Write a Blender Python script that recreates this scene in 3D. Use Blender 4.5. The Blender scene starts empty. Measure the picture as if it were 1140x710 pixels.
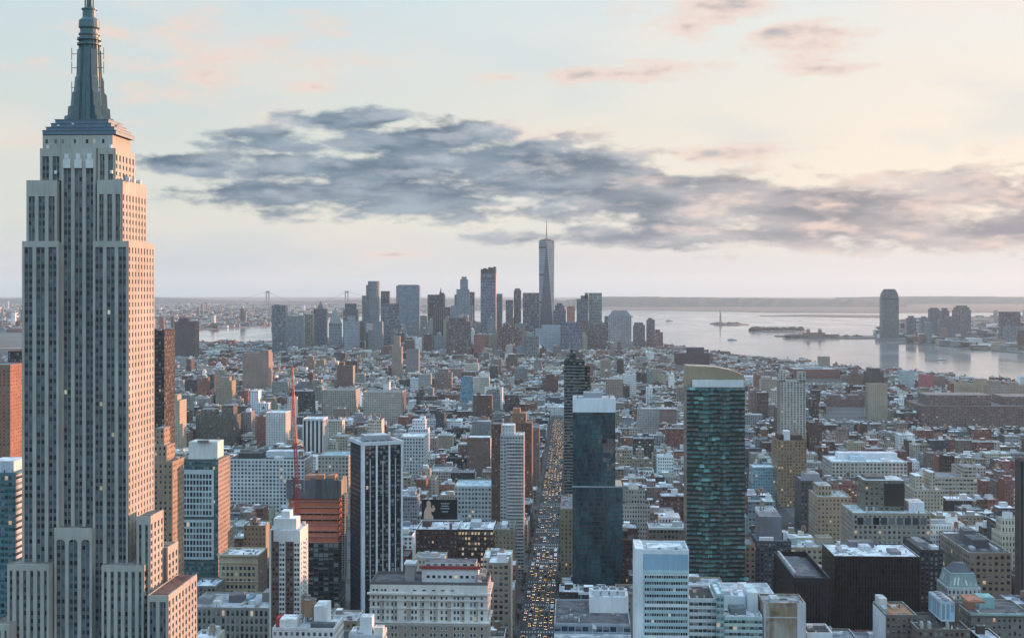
import bpy, math, random
from math import sin, cos, tan, atan, atan2, radians, degrees, pi

# ---------------------------------------------------------------- scene, camera, sky, sun, exposure
S = bpy.context.scene
COL = S.collection
random.seed(11)
F, CX, CY, H = 1450.0, 570.0, 323.0, 246.0        # focal length and eye line in photo pixels, eye height in metres
YAW = radians(2.69)
FW = (-sin(YAW), cos(YAW)); RT = (cos(YAW), sin(YAW))

cam = bpy.data.objects.new('camera', bpy.data.cameras.new('camera')); COL.objects.link(cam)
cam.location = (0, 0, H); cam.rotation_euler = (radians(90), 0, YAW)
cam.data.sensor_width = 36.0; cam.data.lens = 36.0 * F / 1140.0
cam.data.shift_y = -(355.0 - CY) / 1140.0
cam.data.clip_start = 1.0; cam.data.clip_end = 120000.0
S.camera = cam

S.render.engine = 'CYCLES'
S.view_settings.view_transform = 'Standard'; S.view_settings.look = 'None'
S.view_settings.gamma = 1.0; S.view_settings.use_curve_mapping = False
S.view_settings.exposure = 1.02
cy = S.cycles
cy.max_bounces = 4; cy.diffuse_bounces = 2; cy.glossy_bounces = 2; cy.transmission_bounces = 2; cy.volume_bounces = 0
cy.sample_clamp_indirect = 4.0
cy.use_denoising = True

SUN_AZ, SUN_EL = radians(52.0), radians(2.3)       # azimuth to the right of the avenue
sl = bpy.data.lights.new('sun', 'SUN'); so = bpy.data.objects.new('sun', sl); COL.objects.link(so)
sl.energy = 5.0; sl.angle = radians(0.6); sl.color = (1.0, 0.46, 0.26)
so.location = (2000, 2000, 900)
so.rotation_euler = (radians(90) - SUN_EL, 0, pi - SUN_AZ)

def pazel(px, py):
    return degrees(atan((px - CX) / F)) - 2.69, degrees(atan((CY - py) / F * cos(atan((px - CX) / F))))

class NT:
    def __init__(s, tree): s.t = tree
    def n(s, typ, **kw):
        o = s.t.nodes.new(typ)
        for k, v in kw.items(): setattr(o, k, v)
        return o
    def put(s, sock, v):
        if hasattr(v, 'is_output'): s.t.links.new(v, sock)
        elif v is not None: sock.default_value = v
    def m(s, op, a, b=None, c=None, clamp=False):
        o = s.n('ShaderNodeMath', operation=op, use_clamp=clamp)
        for i, v in enumerate((a, b, c)):
            if v is not None: s.put(o.inputs[i], v)
        return o.outputs[0]
    def v(s, op, a, b=None):
        o = s.n('ShaderNodeVectorMath', operation=op)
        s.put(o.inputs[0], a)
        if b is not None: s.put(o.inputs[1], b)
        return o.outputs['Value'] if op in ('LENGTH', 'DOT_PRODUCT') else o.outputs[0]
    def mix(s, f, a, b):
        o = s.n('ShaderNodeMix', data_type='RGBA')
        s.put(o.inputs[0], f); s.put(o.inputs[6], c4(a)); s.put(o.inputs[7], c4(b))
        return o.outputs[2]
    def mul(s, a, b):
        o = s.n('ShaderNodeMix', data_type='RGBA', blend_type='MULTIPLY')
        o.inputs[0].default_value = 1.0
        s.put(o.inputs[6], c4(a)); s.put(o.inputs[7], c4(b)); return o.outputs[2]
    def step(s, x, a, b):
        o = s.n('ShaderNodeMapRange', interpolation_type='SMOOTHSTEP')
        s.put(o.inputs[0], x); o.inputs[1].default_value = a; o.inputs[2].default_value = b
        return o.outputs[0]
    def noise(s, vec, scale, detail=3.0, rough=0.55, out=0):
        o = s.n('ShaderNodeTexNoise'); s.put(o.inputs['Vector'], vec)
        o.inputs['Scale'].default_value = scale; o.inputs['Detail'].default_value = detail
        o.inputs['Roughness'].default_value = rough
        return o.outputs[out]
def c4(a):
    return (a[0], a[1], a[2], 1.0) if isinstance(a, (tuple, list)) and len(a) == 3 else a

def build_world():
    W = bpy.data.worlds.new('World'); S.world = W; W.use_nodes = True
    t = NT(W.node_tree); W.node_tree.nodes.clear()
    out = t.n('ShaderNodeOutputWorld')
    sky = t.n('ShaderNodeTexSky', sky_type='NISHITA')
    sky.sun_disc = False; sky.sun_elevation = SUN_EL; sky.sun_rotation = SUN_AZ
    sky.air_density = 1.0; sky.dust_density = 1.5; sky.ozone_density = 1.0
    D = t.v('NORMALIZE', t.n('ShaderNodeTexCoord').outputs['Generated'])
    sx = t.n('ShaderNodeSeparateXYZ'); t.put(sx.inputs[0], D)
    az = t.m('MULTIPLY', t.m('ARCTAN2', sx.outputs[0], sx.outputs[1]), 57.2958)
    el = t.m('MULTIPLY', t.m('ARCSINE', sx.outputs[2]), 57.2958)
    cb = t.n('ShaderNodeCombineXYZ'); t.put(cb.inputs[0], az); t.put(cb.inputs[1], el)
    P = cb.outputs[0]
    # high thin overcast veil: colour by elevation and by nearness to the sunset
    ramp = t.n('ShaderNodeValToRGB'); t.put(ramp.inputs[0], t.m('DIVIDE', el, 90.0, clamp=True))
    stops = [(0.0, (.385, .385, .39)), (0.016, (.42, .40, .385)), (0.034, (.515, .455, .38)), (0.075, (.485, .445, .385)),
             (0.14, (.425, .445, .44)), (0.30, (.47, .60, .70)), (1.0, (.50, .68, .86))]
    e = ramp.color_ramp.elements
    e[0].position, e[0].color = stops[0][0], c4(stops[0][1]); e[1].position, e[1].color = 1.0, c4(stops[-1][1])
    for p_, c_ in stops[1:-1]:
        k = e.new(p_); k.color = c4(c_)
    side = t.step(az, -22.0, 24.0)
    col = t.mul(ramp.outputs[0], t.mix(side, (.70, .82, .89), (1.03, .985, .96)))
    back = t.step(t.m('ABSOLUTE', t.m('SUBTRACT', az, 20.0)), 40.0, 150.0)
    col = t.mul(col, t.mix(back, (1, 1, 1), t.mix(t.step(el, 6.0, 55.0), (.38, .53, .63), (1.12, 1.36, 1.54))))
    # broad soft peach and grey patches in the veil
    sv = t.v('MULTIPLY', P, (0.09, 0.26, 1.0))
    n0 = t.noise(sv, 1.0, 4.0, .5)
    col = t.mix(t.m('MULTIPLY', t.step(n0, .48, .74), .40), col, (.50, .40, .345))
    n00 = t.noise(t.v('ADD', sv, (7.3, 3.1, 0)), 1.3, 4.0, .5)
    col = t.mix(t.m('MULTIPLY', t.step(n00, .50, .72), .40), col, (.31, .355, .38))
    # cumulus bank: placed in azimuth and elevation, edges broken up by noise
    warp = t.v('MULTIPLY', t.v('SUBTRACT', t.noise(t.v('MULTIPLY', P, (.42, 1.2, 1.0)), 1.0, 4.0, .5, out=1), (.5, .5, .5)), (2.4, .7, 0))
    Q = t.v('ADD', P, warp)
    def field(blobs):
        acc = None
        for (px, py, rx, ry, st) in blobs:
            a, b = pazel(px, py)
            ra, rb = rx / F * 57.3, ry / F * 57.3
            d = t.v('LENGTH', t.v('DIVIDE', t.v('SUBTRACT', Q, (a, b, 0)), (ra, rb, 1.0)))
            g = t.m('MULTIPLY', t.m('SUBTRACT', 1.25, d, clamp=False), st)
            acc = g if acc is None else t.m('MAXIMUM', acc, g)
        return acc
    dark = [(392, 133, 58, 13, 1), (300, 158, 70, 13, .9), (480, 158, 120, 20, 1), (215, 186, 62, 11, .8), (560, 178, 110, 24, 1),
            (400, 192, 190, 20, .85), (340, 216, 120, 18, .9), (455, 218, 130, 24, 1), (640, 200, 110, 26, 1), (740, 222, 160, 28, 1),
            (860, 236, 190, 26, .95), (790, 262, 210, 13, .95), (960, 250, 200, 25, 1), (1050, 216, 120, 18, .9), (1090, 262, 150, 14, .95),
            (1190, 245, 120, 30, 1), (690, 178, 60, 10, .7), (1300, 205, 180, 30, .8)]
    pink = [(800, 170, 95, 12, .8), (705, 82, 95, 12, .8), (645, 84, 40, 12, .8), (345, 98, 50, 8, .5), (560, 84, 48, 7, .45), (905, 50, 62, 24, .75),
            (868, 36, 36, 12, .8), (905, 75, 60, 10, .6), (790, 10, 75, 20, .8), (760, 32, 46, 12, .7), (560, 150, 100, 14, .7), (1000, 220, 170, 14, .6),
            (830, 208, 90, 10, .5), (52, 68, 18, 8, .6), (45, 158, 50, 7, .5), (240, 70, 150, 60, .35), (430, 282, 45, 4, .6), (130, 40, 60, 20, .3)]
    fn = t.noise(t.v('MULTIPLY', P, (.33, 1.15, 1.0)), 1.0, 8.0, .47)
    fe = t.noise(t.v('MULTIPLY', t.v('ADD', P, (3.7, 1.9, 0)), (1.3, 3.2, 1.0)), 1.0, 6.0, .55)
    fn = t.m('ADD', fn, t.m('MULTIPLY', t.m('SUBTRACT', fe, .5), .42))
    fd = t.m('ADD', field(dark), t.m('MULTIPLY', t.m('SUBTRACT', fn, .5), 2.7))
    fp = t.m('ADD', field(pink), t.m('MULTIPLY', t.m('SUBTRACT', fn, .5), 1.9))
    dd = t.step(fd, -.14, .60); dp = t.step(fp, -.02, .78)
    pc = t.mix(t.step(fp, .55, 1.25), (.435, .35, .31), (.23, .225, .235))
    col = t.mix(t.m('MULTIPLY', dp, .95), col, pc)
    body = t.noise(t.v('MULTIPLY', Q, (.22, 1.0, 1.0)), 1.0, 3.0, .45)
    dcL = t.mix(t.step(body, .32, .72), (.036, .072, .116), (.165, .21, .25))
    dcR = t.mix(t.step(body, .32, .72), (.12, .125, .15), (.34, .30, .29))
    dc = t.mix(t.step(az, -4.0, 14.0), dcL, dcR)
    fn2 = t.noise(t.v('MULTIPLY', t.v('ADD', P, (1.3, -.45, 0)), (.33, 1.15, 1.0)), 1.0, 3.0, .45)
    hl = t.m('MULTIPLY', t.step(t.m('SUBTRACT', fn, fn2), -.04, .30), t.mix(t.step(az, -12.0, 12.0), (.35, .35, .35), (.8, .8, .8)))
    dc = t.mix(hl, dc, t.mix(t.step(az, -8.0, 10.0), (.34, .36, .38), (.47, .36, .31)))
    col = t.mix(t.m('MULTIPLY', dd, .97), col, dc)
    b1 = t.n('ShaderNodeBackground'); t.put(b1.inputs[0], sky.outputs[0]); b1.inputs[1].default_value = 0.10
    b2 = t.n('ShaderNodeBackground'); t.put(b2.inputs[0], col); b2.inputs[1].default_value = 1.0
    mx = t.n('ShaderNodeMixShader'); mx.inputs[0].default_value = 0.97
    t.t.links.new(b1.outputs[0], mx.inputs[1]); t.t.links.new(b2.outputs[0], mx.inputs[2])
    t.t.links.new(mx.outputs[0], out.inputs[0])
build_world()

# ---------------------------------------------------------------- pixel -> world helpers
def world(px, d):
    L = (px - CX) / F * d
    return FW[0] * d + RT[0] * L, FW[1] * d + RT[1] * L
def Zat(py, d): return H - (py - CY) * d / F
def gd(py): return F * H / (py - CY)
def gp(px, py): return world(px, gd(py))
def Xat(px, Y): return Y * tan(atan((px - CX) / F) - YAW)
def proj(x, y, z):
    d = x * FW[0] + y * FW[1]; L = x * RT[0] + y * RT[1]
    return CX + F * L / d, CY + F * (H - z) / d, d

# ---------------------------------------------------------------- materials
def newmat(name):
    m = bpy.data.materials.new(name); m.use_nodes = True
    t = NT(m.node_tree); b = m.node_tree.nodes['Principled BSDF']
    return m, t, b
def attr(t, name):
    return t.n('ShaderNodeAttribute', attribute_name=name)

def mat_facade():
    m, t, b = newmat('facade')
    uv = t.n('ShaderNodeUVMap', uv_map='UVMap').outputs[0]
    w2 = t.n('ShaderNodeSeparateXYZ'); t.put(w2.inputs[0], t.n('ShaderNodeUVMap', uv_map='Win').outputs[0])
    wall = attr(t, 'wall'); gl = attr(t, 'glass')
    fr = t.n('ShaderNodeSeparateXYZ'); t.put(fr.inputs[0], t.v('FRACTION', uv))
    cell = t.v('FLOOR', uv)
    def inside(x, f): return t.m('LESS_THAN', t.m('ABSOLUTE', t.m('SUBTRACT', x, .5)), t.m('MULTIPLY', f, .5))
    mask = t.m('MULTIPLY', inside(fr.outputs[0], w2.outputs[0]), inside(fr.outputs[1], w2.outputs[1]))
    wn = t.n('ShaderNodeTexWhiteNoise', noise_dimensions='3D'); t.put(wn.inputs['Vector'], t.v('ADD', cell, t.v('SNAP', t.v('MULTIPLY', wall.outputs['Vector'], (911., 733., 517.)), (.1, .1, .1))))
    r = wn.outputs['Value']; r2 = t.n('ShaderNodeSeparateColor'); t.put(r2.inputs[0], wn.outputs['Color'])
    g = t.mul(gl.outputs['Color'], t.mix(r2.outputs[0], (.45, .45, .45), (1.7, 1.7, 1.7)))
    g = t.mix(t.m('MULTIPLY', t.m('MULTIPLY', t.m('GREATER_THAN', r2.outputs[1], .84), t.m('LESS_THAN', w2.outputs[1], .87)), .7), g, (.30, .33, .33))
    vy = t.m('ADD', t.m('DIVIDE', t.m('SUBTRACT', fr.outputs[1], .5), t.m('MAXIMUM', w2.outputs[1], .05)), .5)
    sash = t.m('MULTIPLY', t.m('GREATER_THAN', vy, t.m('MULTIPLY_ADD', r2.outputs[2], 1.1, .25)), t.m('LESS_THAN', w2.outputs[1], .87))
    g = t.mix(t.m('MULTIPLY', sash, .75), g, (.24, .245, .24))
    lit = t.m('MULTIPLY', t.m('LESS_THAN', r, gl.outputs['Alpha']), mask)
    geo = t.n('ShaderNodeNewGeometry')
    n1 = t.noise(geo.outputs['Position'], .045, 4.0, .6)
    n2 = t.noise(t.v('MULTIPLY', geo.outputs['Position'], (.5, .5, .06)), 1.0, 3.0, .6)
    wcol = t.mul(wall.outputs['Color'], t.mix(n1, (.62, .62, .62), (1.36, 1.36, 1.36)))
    wcol = t.mul(wcol, t.mix(n2, (.78, .77, .76), (1.2, 1.2, 1.2)))
    # a darker spandrel under each window, a lighter string course at each floor
    up = t.n('ShaderNodeSeparateXYZ'); t.put(up.inputs[0], geo.outputs['Normal'])
    n3 = t.noise(geo.outputs['Position'], .16, 6.0, .65)
    patch = t.m('MULTIPLY', t.m('GREATER_THAN', up.outputs[2], .7), t.step(n3, .46, .60))
    wcol = t.mul(wcol, t.mix(patch, (1.06, 1.06, 1.06), (.52, .53, .55)))
    course = t.m('GREATER_THAN', fr.outputs[1], .93)
    wcol = t.mul(wcol, t.mix(t.m('MULTIPLY', course, t.m('GREATER_THAN', w2.outputs[0], .05)), (1, 1, 1), (.80, .80, .80)))
    t.put(b.inputs['Base Color'], t.mix(mask, wcol, g))
    t.put(b.inputs['Roughness'], t.m('SUBTRACT', .88, t.m('MULTIPLY', mask, .76))); b.inputs['Specular IOR Level'].default_value = .32
    bp = t.n('ShaderNodeBump'); bp.inputs['Strength'].default_value = .7; bp.inputs['Distance'].default_value = .3
    t.put(bp.inputs['Height'], t.m('SUBTRACT', 1.0, mask)); t.put(b.inputs['Normal'], bp.outputs[0])
    ec = t.mix(r2.outputs[2], (1.0, .62, .30), (1.0, .86, .62))
    t.put(b.inputs['Emission Color'], ec); t.put(b.inputs['Emission Strength'], t.m('MULTIPLY', lit, .22))
    m.cycles.emission_sampling = 'NONE'
    return m
def mat_pane():
    m, t, b = newmat('window_pane')
    a = attr(t, 'wall'); g = attr(t, 'glass')
    t.put(b.inputs['Base Color'], a.outputs['Color']); b.inputs['Roughness'].default_value = .1
    t.put(b.inputs['Emission Color'], a.outputs['Color']); t.put(b.inputs['Emission Strength'], g.outputs['Alpha'])
    m.cycles.emission_sampling = 'NONE'
    return m
def mat_glass(name, ca, cb_, bay, fl, rough=.06):
    # curtain-wall glass: panels tilt a little against each other and are divided by mullions; uses metre UVs
    m, t, b = newmat(name)
    uv = t.n('ShaderNodeUVMap', uv_map='UVMap').outputs[0]
    c = t.v('DIVIDE', uv, (bay, fl, 1.0)); f = t.n('ShaderNodeSeparateXYZ'); t.put(f.inputs[0], t.v('FRACTION', c))
    wn = t.n('ShaderNodeTexWhiteNoise', noise_dimensions='2D'); t.put(wn.inputs['Vector'], t.v('FLOOR', c))
    mul = t.m('MAXIMUM', t.m('GREATER_THAN', f.outputs[0], .92), t.m('GREATER_THAN', f.outputs[1], .80))
    big = t.noise(t.v('MULTIPLY', uv, (1.0, .35, 1.0)), .06, 4.0, .65)  # broad blotches put mirrored surroundings into the glass colour
    fac = t.m('ADD', t.m('MULTIPLY', wn.outputs['Value'], .35), t.m('MULTIPLY', t.step(big, .38, .62), .75), clamp=True)
    t.put(b.inputs['Base Color'], t.mix(mul, t.mix(fac, ca, cb_), (.05, .06, .07)))
    b.inputs['Roughness'].default_value = rough; b.inputs['Specular IOR Level'].default_value = .5
    nm = t.n('ShaderNodeNewGeometry').outputs['Normal']
    wob = t.v('MULTIPLY', t.v('SUBTRACT', wn.outputs['Color'], (.5, .5, .5)), (.05, .05, .05))
    t.put(b.inputs['Normal'], t.v('NORMALIZE', t.v('ADD', nm, wob)))
    return m
def mat_plain(name, col, rough=.7, metal=0.0, var=.25, scale=.4):
    m, t, b = newmat(name)
    n = t.noise(t.n('ShaderNodeNewGeometry').outputs['Position'], scale, 5.0, .6)
    k = t.mix(n, (1 - var * 1.6,) * 3, (1 + var * 1.6,) * 3)
    t.put(b.inputs['Base Color'], t.mul(col, k)); b.inputs['Roughness'].default_value = rough; b.inputs['Metallic'].default_value = metal
    return m
def mat_emit(name, col, st):
    m, t, b = newmat(name)
    b.inputs['Base Color'].default_value = c4(col); b.inputs['Emission Color'].default_value = c4(col); b.inputs['Emission Strength'].default_value = st
    m.cycles.emission_sampling = 'NONE'
    return m
def mat_water():
    m, t, b = newmat('bay_water')
    pos = t.n('ShaderNodeNewGeometry').outputs['Position']
    b.inputs['Base Color'].default_value = (.22, .23, .23, 1); b.inputs['IOR'].default_value = 1.9
    b.inputs['Specular IOR Level'].default_value = .5
    n = t.noise(t.v('MULTIPLY', pos, (.004, .0012, 1.0)), 1.0, 6.0, .6)
    t.put(b.inputs['Roughness'], t.m('ADD', .07, t.m('MULTIPLY', t.step(n, .35, .7), .09)))
    bp = t.n('ShaderNodeBump'); bp.inputs['Strength'].default_value = .03; bp.inputs['Distance'].default_value = 1.2
    t.put(bp.inputs['Height'], t.noise(t.v('MULTIPLY', pos, (.05, .03, 1.0)), 1.0, 4.0, .6)); t.put(b.inputs['Normal'], bp.outputs[0])
    return m
FAC, PANE = mat_facade(), mat_pane()
WATER = mat_water()
M = {}
M['asphalt'] = mat_plain('asphalt', (.045, .046, .05), .9, 0, .3, .15)
M['paving'] = mat_plain('paving', (.09, .09, .095), .9, 0, .3, .12)
M['paint'] = mat_plain('road_paint', (.6, .6, .58), .8, 0, .2, .5)
def mat_stain():
    m, t, b = newmat('stained_concrete')
    pos = t.n('ShaderNodeNewGeometry').outputs['Position']
    a = t.noise(t.v('MULTIPLY', pos, (.32, .32, .05)), 1.0, 5.0, .6); c = t.noise(pos, .09, 4.0, .6)
    col = t.mix(t.step(a, .42, .62), (.40, .36, .30), (.27, .19, .12)); col = t.mix(t.step(c, .5, .66), col, (.17, .115, .07))
    t.put(b.inputs['Base Color'], col); b.inputs['Roughness'].default_value = .9
    return m
STAIN = mat_stain()
M['land'] = mat_plain('far_land', (.11, .105, .10), .95, 0, .45, .004)
M['hill'] = mat_plain('wooded_hill', (.045, .045, .042), .95, 0, .4, .004)
M['treemass'] = mat_plain('winter_trees', (.06, .052, .04), .95, 0, .4, .05)
M['steel'] = mat_plain('painted_steel', (.42, .46, .48), .5, .3, .15)
M['red'] = mat_plain('crane_red', (.50, .07, .06), .5, 0, .2)
M['white'] = mat_plain('white_paint', (.72, .74, .75), .6, 0, .12)
M['wood'] = mat_plain('cedar_wood', (.30, .19, .11), .85, 0, .3, 1.2)
M['mast'] = mat_plain('mast_metal', (.10, .165, .18), .45, .35, .25, .3)
M['maststep'] = mat_plain('blue_metal', (.13, .19, .235), .5, .3, .2, .3)
M['statue'] = mat_plain('verdigris', (.16, .26, .22), .8, 0, .2)
M['head'] = mat_emit('headlight_glow', (1.0, .52, .26), 4.0)
M['headw'] = mat_emit('headlight_glow_white', (1.0, .85, .66), 3.8)
M['glassA'] = mat_glass('blue_curtain_glass', (.004, .016, .024), (.05, .12, .14), 1.6, 3.6)
M['glassB'] = mat_glass('slate_curtain_glass', (.03, .045, .06), (.10, .15, .19), 3.2, 4.0)
M['wtc'] = mat_glass('lit_curtain_glass', (.18, .23, .28), (.26, .32, .37), 6.0, 8.0, .12)  # brighter copy of the facet glass, light put into the colour
M['wtcd'] = mat_glass('shaded_curtain_glass', (.07, .10, .14), (.10, .14, .19), 6.0, 8.0, .12)  # darker copy of the same glass, facet shade put into the colour

# ---------------------------------------------------------------- mesh builder
class MB:
    def __init__(s, off=(0, 0, 0), rot=0.0):
        s.v = []; s.f = []; s.mi = []; s.uv = []; s.w2 = []; s.wc = []; s.gc = []; s.off = off; s.c = cos(rot); s.s = sin(rot)
    def face(s, pts, uv=None, win=(0, 0), wc=(.5, .5, .5), gc=(0, 0, 0, 0), mi=0):
        i = len(s.v); o = s.off; n = len(pts)
        for p in pts: s.v.append((o[0] + p[0] * s.c - p[1] * s.s, o[1] + p[0] * s.s + p[1] * s.c, o[2] + p[2]))
        s.f.append(tuple(range(i, i + n))); s.mi.append(mi)
        s.uv.extend(uv if uv else [(0.5, 0.5)] * n)
        s.w2.extend([win] * n); s.wc.extend([(wc[0], wc[1], wc[2], 1.0)] * n); s.gc.extend([gc] * n)
    def wallq(s, a, b, z0, z1, st, mi=0):
        # upright quad from plan point a to b (outside on the right when walking a->b), facade style st
        w = math.hypot(b[0] - a[0], b[1] - a[1]); h = z1 - z0
        if st.get('metric'): nu, nv = w, h
        else: nu = max(1, round(w / st['bay'])); nv = max(1, round(h / st['fl']))
        s.face([(a[0], a[1], z0), (b[0], b[1], z0), (b[0], b[1], z1), (a[0], a[1], z1)],
               [(0, 0), (nu, 0), (nu, nv), (0, nv)], (st['wf'], st['hf']), st['wc'], st['gc'], mi)
    def box(s, x0, x1, y0, y1, z0, z1, st, top=None, mi=0, tmi=None, side=None, bottom=False):
        sd = side or st
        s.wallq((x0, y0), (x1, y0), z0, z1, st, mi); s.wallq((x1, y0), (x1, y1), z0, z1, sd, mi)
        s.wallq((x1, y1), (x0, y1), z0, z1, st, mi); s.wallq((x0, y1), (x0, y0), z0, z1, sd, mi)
        if top is not False:
            s.face([(x0, y0, z1), (x1, y0, z1), (x1, y1, z1), (x0, y1, z1)], wc=top or st['wc'], mi=mi if tmi is None else tmi)
        if bottom: s.face([(x0, y1, z0), (x1, y1, z0), (x1, y0, z0), (x0, y0, z0)], wc=st['wc'], mi=mi)
    def parapet(s, x0, x1, y0, y1, z, h, t, wc, cope):
        for (a, b, c, d) in ((x0, x1, y0, y0 + t), (x0, x1, y1 - t, y1), (x0, x0 + t, y0 + t, y1 - t), (x1 - t, x1, y0 + t, y1 - t)):
            s.box(a, b, c, d, z, z + h, plain(wc), top=cope)
    def cyl(s, cx, cy_, z0, z1, r0, r1, n=12, wc=(.5, .5, .5), cap=True, mi=0, ph=0.0):
        A = [(cos(ph + 2 * pi * k / n), sin(ph + 2 * pi * k / n)) for k in range(n)]
        for k in range(n):
            a, b = A[k], A[(k + 1) % n]
            p = [(cx + a[0] * r0, cy_ + a[1] * r0, z0), (cx + b[0] * r0, cy_ + b[1] * r0, z0)]
            if r1 > 1e-6: p += [(cx + b[0] * r1, cy_ + b[1] * r1, z1), (cx + a[0] * r1, cy_ + a[1] * r1, z1)]
            else: p += [(cx, cy_, z1)]
            s.face(p, wc=wc, mi=mi)
        if cap and r1 > 1e-6: s.face([(cx + a[0] * r1, cy_ + a[1] * r1, z1) for a in A], wc=wc, mi=mi)
    def bar(s, p, q, w, wc=(.5, .5, .5), mi=0):
        from mathutils import Vector
        p = Vector(p); q = Vector(q); d = (q - p).normalized()
        u = d.cross(Vector((0, 0, 1)));  u = Vector((1, 0, 0)) if u.length < 1e-4 else u.normalized()
        v = d.cross(u); k = w / 2
        R = [u * k + v * k, u * -k + v * k, u * -k + v * -k, u * k + v * -k]
        for i in range(4):
            a, b = R[i], R[(i + 1) % 4]
            s.face([tuple(p + a), tuple(p + b), tuple(q + b), tuple(q + a)], wc=wc, mi=mi)
        s.face([tuple(q + r) for r in R], wc=wc, mi=mi); s.face([tuple(p + r) for r in R[::-1]], wc=wc, mi=mi)
    def mesh(s, name, mats):
        me = bpy.data.meshes.new(name); me.from_pydata(s.v, [], s.f)
        for m in mats: me.materials.append(m)
        me.polygons.foreach_set('material_index', s.mi)
        for nm, dat in (('UVMap', s.uv), ('Win', s.w2)):
            l = me.uv_layers.new(name=nm); l.data.foreach_set('uv', [c for q in dat for c in q])
        for nm, dat in (('wall', s.wc), ('glass', s.gc)):
            a = me.attributes.new(nm, 'FLOAT_COLOR', 'CORNER'); a.data.foreach_set('color', [c for q in dat for c in q])
        me.update(); return me
    def build(s, name, parent=None, loc=(0, 0, 0), mats=None, rot=0):
        if not s.f: return None
        o = bpy.data.objects.new(name, s.mesh(name, mats or [FAC])); COL.objects.link(o)
        o.location = loc; o.rotation_euler[2] = rot
        if parent: o.parent = parent
        return o
def plain(c): return dict(bay=3., fl=3., wf=0., hf=0., wc=c, gc=(0, 0, 0, 0))
def sty(wc, gc=(.03, .04, .05), bay=3., fl=3.5, wf=.5, hf=.5, lit=.02):
    return dict(wc=wc, gc=(gc[0], gc[1], gc[2], lit), bay=bay, fl=fl, wf=wf, hf=hf)
def tag(o, label=None, cat=None, group=None, kind=None):
    if label: o['label'] = label
    if cat: o['category'] = cat
    if group: o['group'] = group
    if kind: o['kind'] = kind
    return o
def empty(name, loc, label=None, cat=None, group=None, rot=0):
    o = bpy.data.objects.new(name, None); COL.objects.link(o); o.location = loc; o.rotation_euler[2] = rot
    o.empty_display_size = 2.0
    return tag(o, label, cat, group)
def jit(c, k=.12):
    q = 1 + random.uniform(-k, k); return tuple(max(.004, x * q * (1 + random.uniform(-k / 4, k / 4))) for x in c)

# window objects: up to 100 separate children per thing, the rest in one child
_wm = {}
PANES = [((.018, .03, .04), 0), ((.03, .045, .055), 0), ((.045, .07, .085), 0), ((.012, .018, .024), 0), ((.16, .19, .20), 0), ((.09, .13, .15), 0)]  # the palest pane has a pale-blue reflection put into its colour
LITS = [((.90, .64, .34), .15), ((.62, .50, .33), .07), ((.80, .72, .56), .09), ((.75, .50, .25), .06)]
def pane_boxes(mb, face, c, w, h, frame, pv, proud=.05):
    col, em = pv
    def bx(hw, hh, p, cc, mi, e):
        z0, z1 = c[2] - hh, c[2] + hh; st = dict(plain(cc), gc=(0, 0, 0, e))
        if face == 'N': mb.box(c[0] - hw, c[0] + hw, c[1] - p, c[1] - .002, z0, z1, st, mi=mi)
        elif face == 'W': mb.box(c[0] + .002, c[0] + p, c[1] - hw, c[1] + hw, z0, z1, st, mi=mi)
        else: mb.box(c[0] - p, c[0] - .002, c[1] - hw, c[1] + hw, z0, z1, st, mi=mi)
    if frame: bx(w / 2 + .18, h / 2 + .18, proud * .6, frame, 0, 0)
    bx(w / 2, h / 2, proud, col, 1, em)
def windows(root, wins, frame=None, lit=.03, quota=100, label=None):
    # wins: (face, (x, y, z), w, h) ; the first `quota` become objects of their own
    rest = MB()
    for i, (face, c, w, h) in enumerate(wins):
        pv = random.choice(LITS) if random.random() < lit else random.choice(PANES)
        if i < quota:
            key = (face, round(w, 2), round(h, 2), frame, pv)
            if key not in _wm:
                mb = MB(); pane_boxes(mb, face, (0, 0, 0), w, h, frame, pv); _wm[key] = mb.mesh('window', [FAC, PANE])
            o = bpy.data.objects.new('window', _wm[key]); COL.objects.link(o); o.parent = root; o.location = c
        else: pane_boxes(rest, face, c, w, h, frame, pv)
    r = rest.build('window', root, mats=[FAC, PANE])
    if r: r['kind'] = 'stuff'
def grid(face, fixed, a0, a1, z0, z1, n, m, w, h):
    r = []
    for j in range(m):
        z = z1 - (z1 - z0) * (j + .5) / m
        for i in range(n):
            a = a0 + (a1 - a0) * (i + .5) / n
            r.append((face, (a, fixed, z) if face == 'N' else (fixed, a, z), w, h))
    return r

# ---------------------------------------------------------------- registry of the placed buildings
FOOT = []       # plan rectangles that are taken
PROT = []       # (x0, y0, x1, y1, depth) picture areas in which nothing nearer may stand
LMS = []        # (short name, px centre, py centre) used in the neighbours' labels
BOXES = []      # boxes for the visibility estimate
def reserve(x0, x1, y0, y1, z1, m=3.0):
    FOOT.append((x0 - m, x1 + m, y0 - m, y1 + m)); BOXES.append((x0, x1, y0, y1, z1, None))
def protect(px0, py0, px1, py1, d): PROT.append((px0, py0, px1, py1, d))
def note(short, px, py): LMS.append((short, px, py))

SNOW, SILV, GREY, TAR = (.74, .77, .80), (.50, .53, .56), (.22, .23, .25), (.06, .062, .068)

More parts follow.
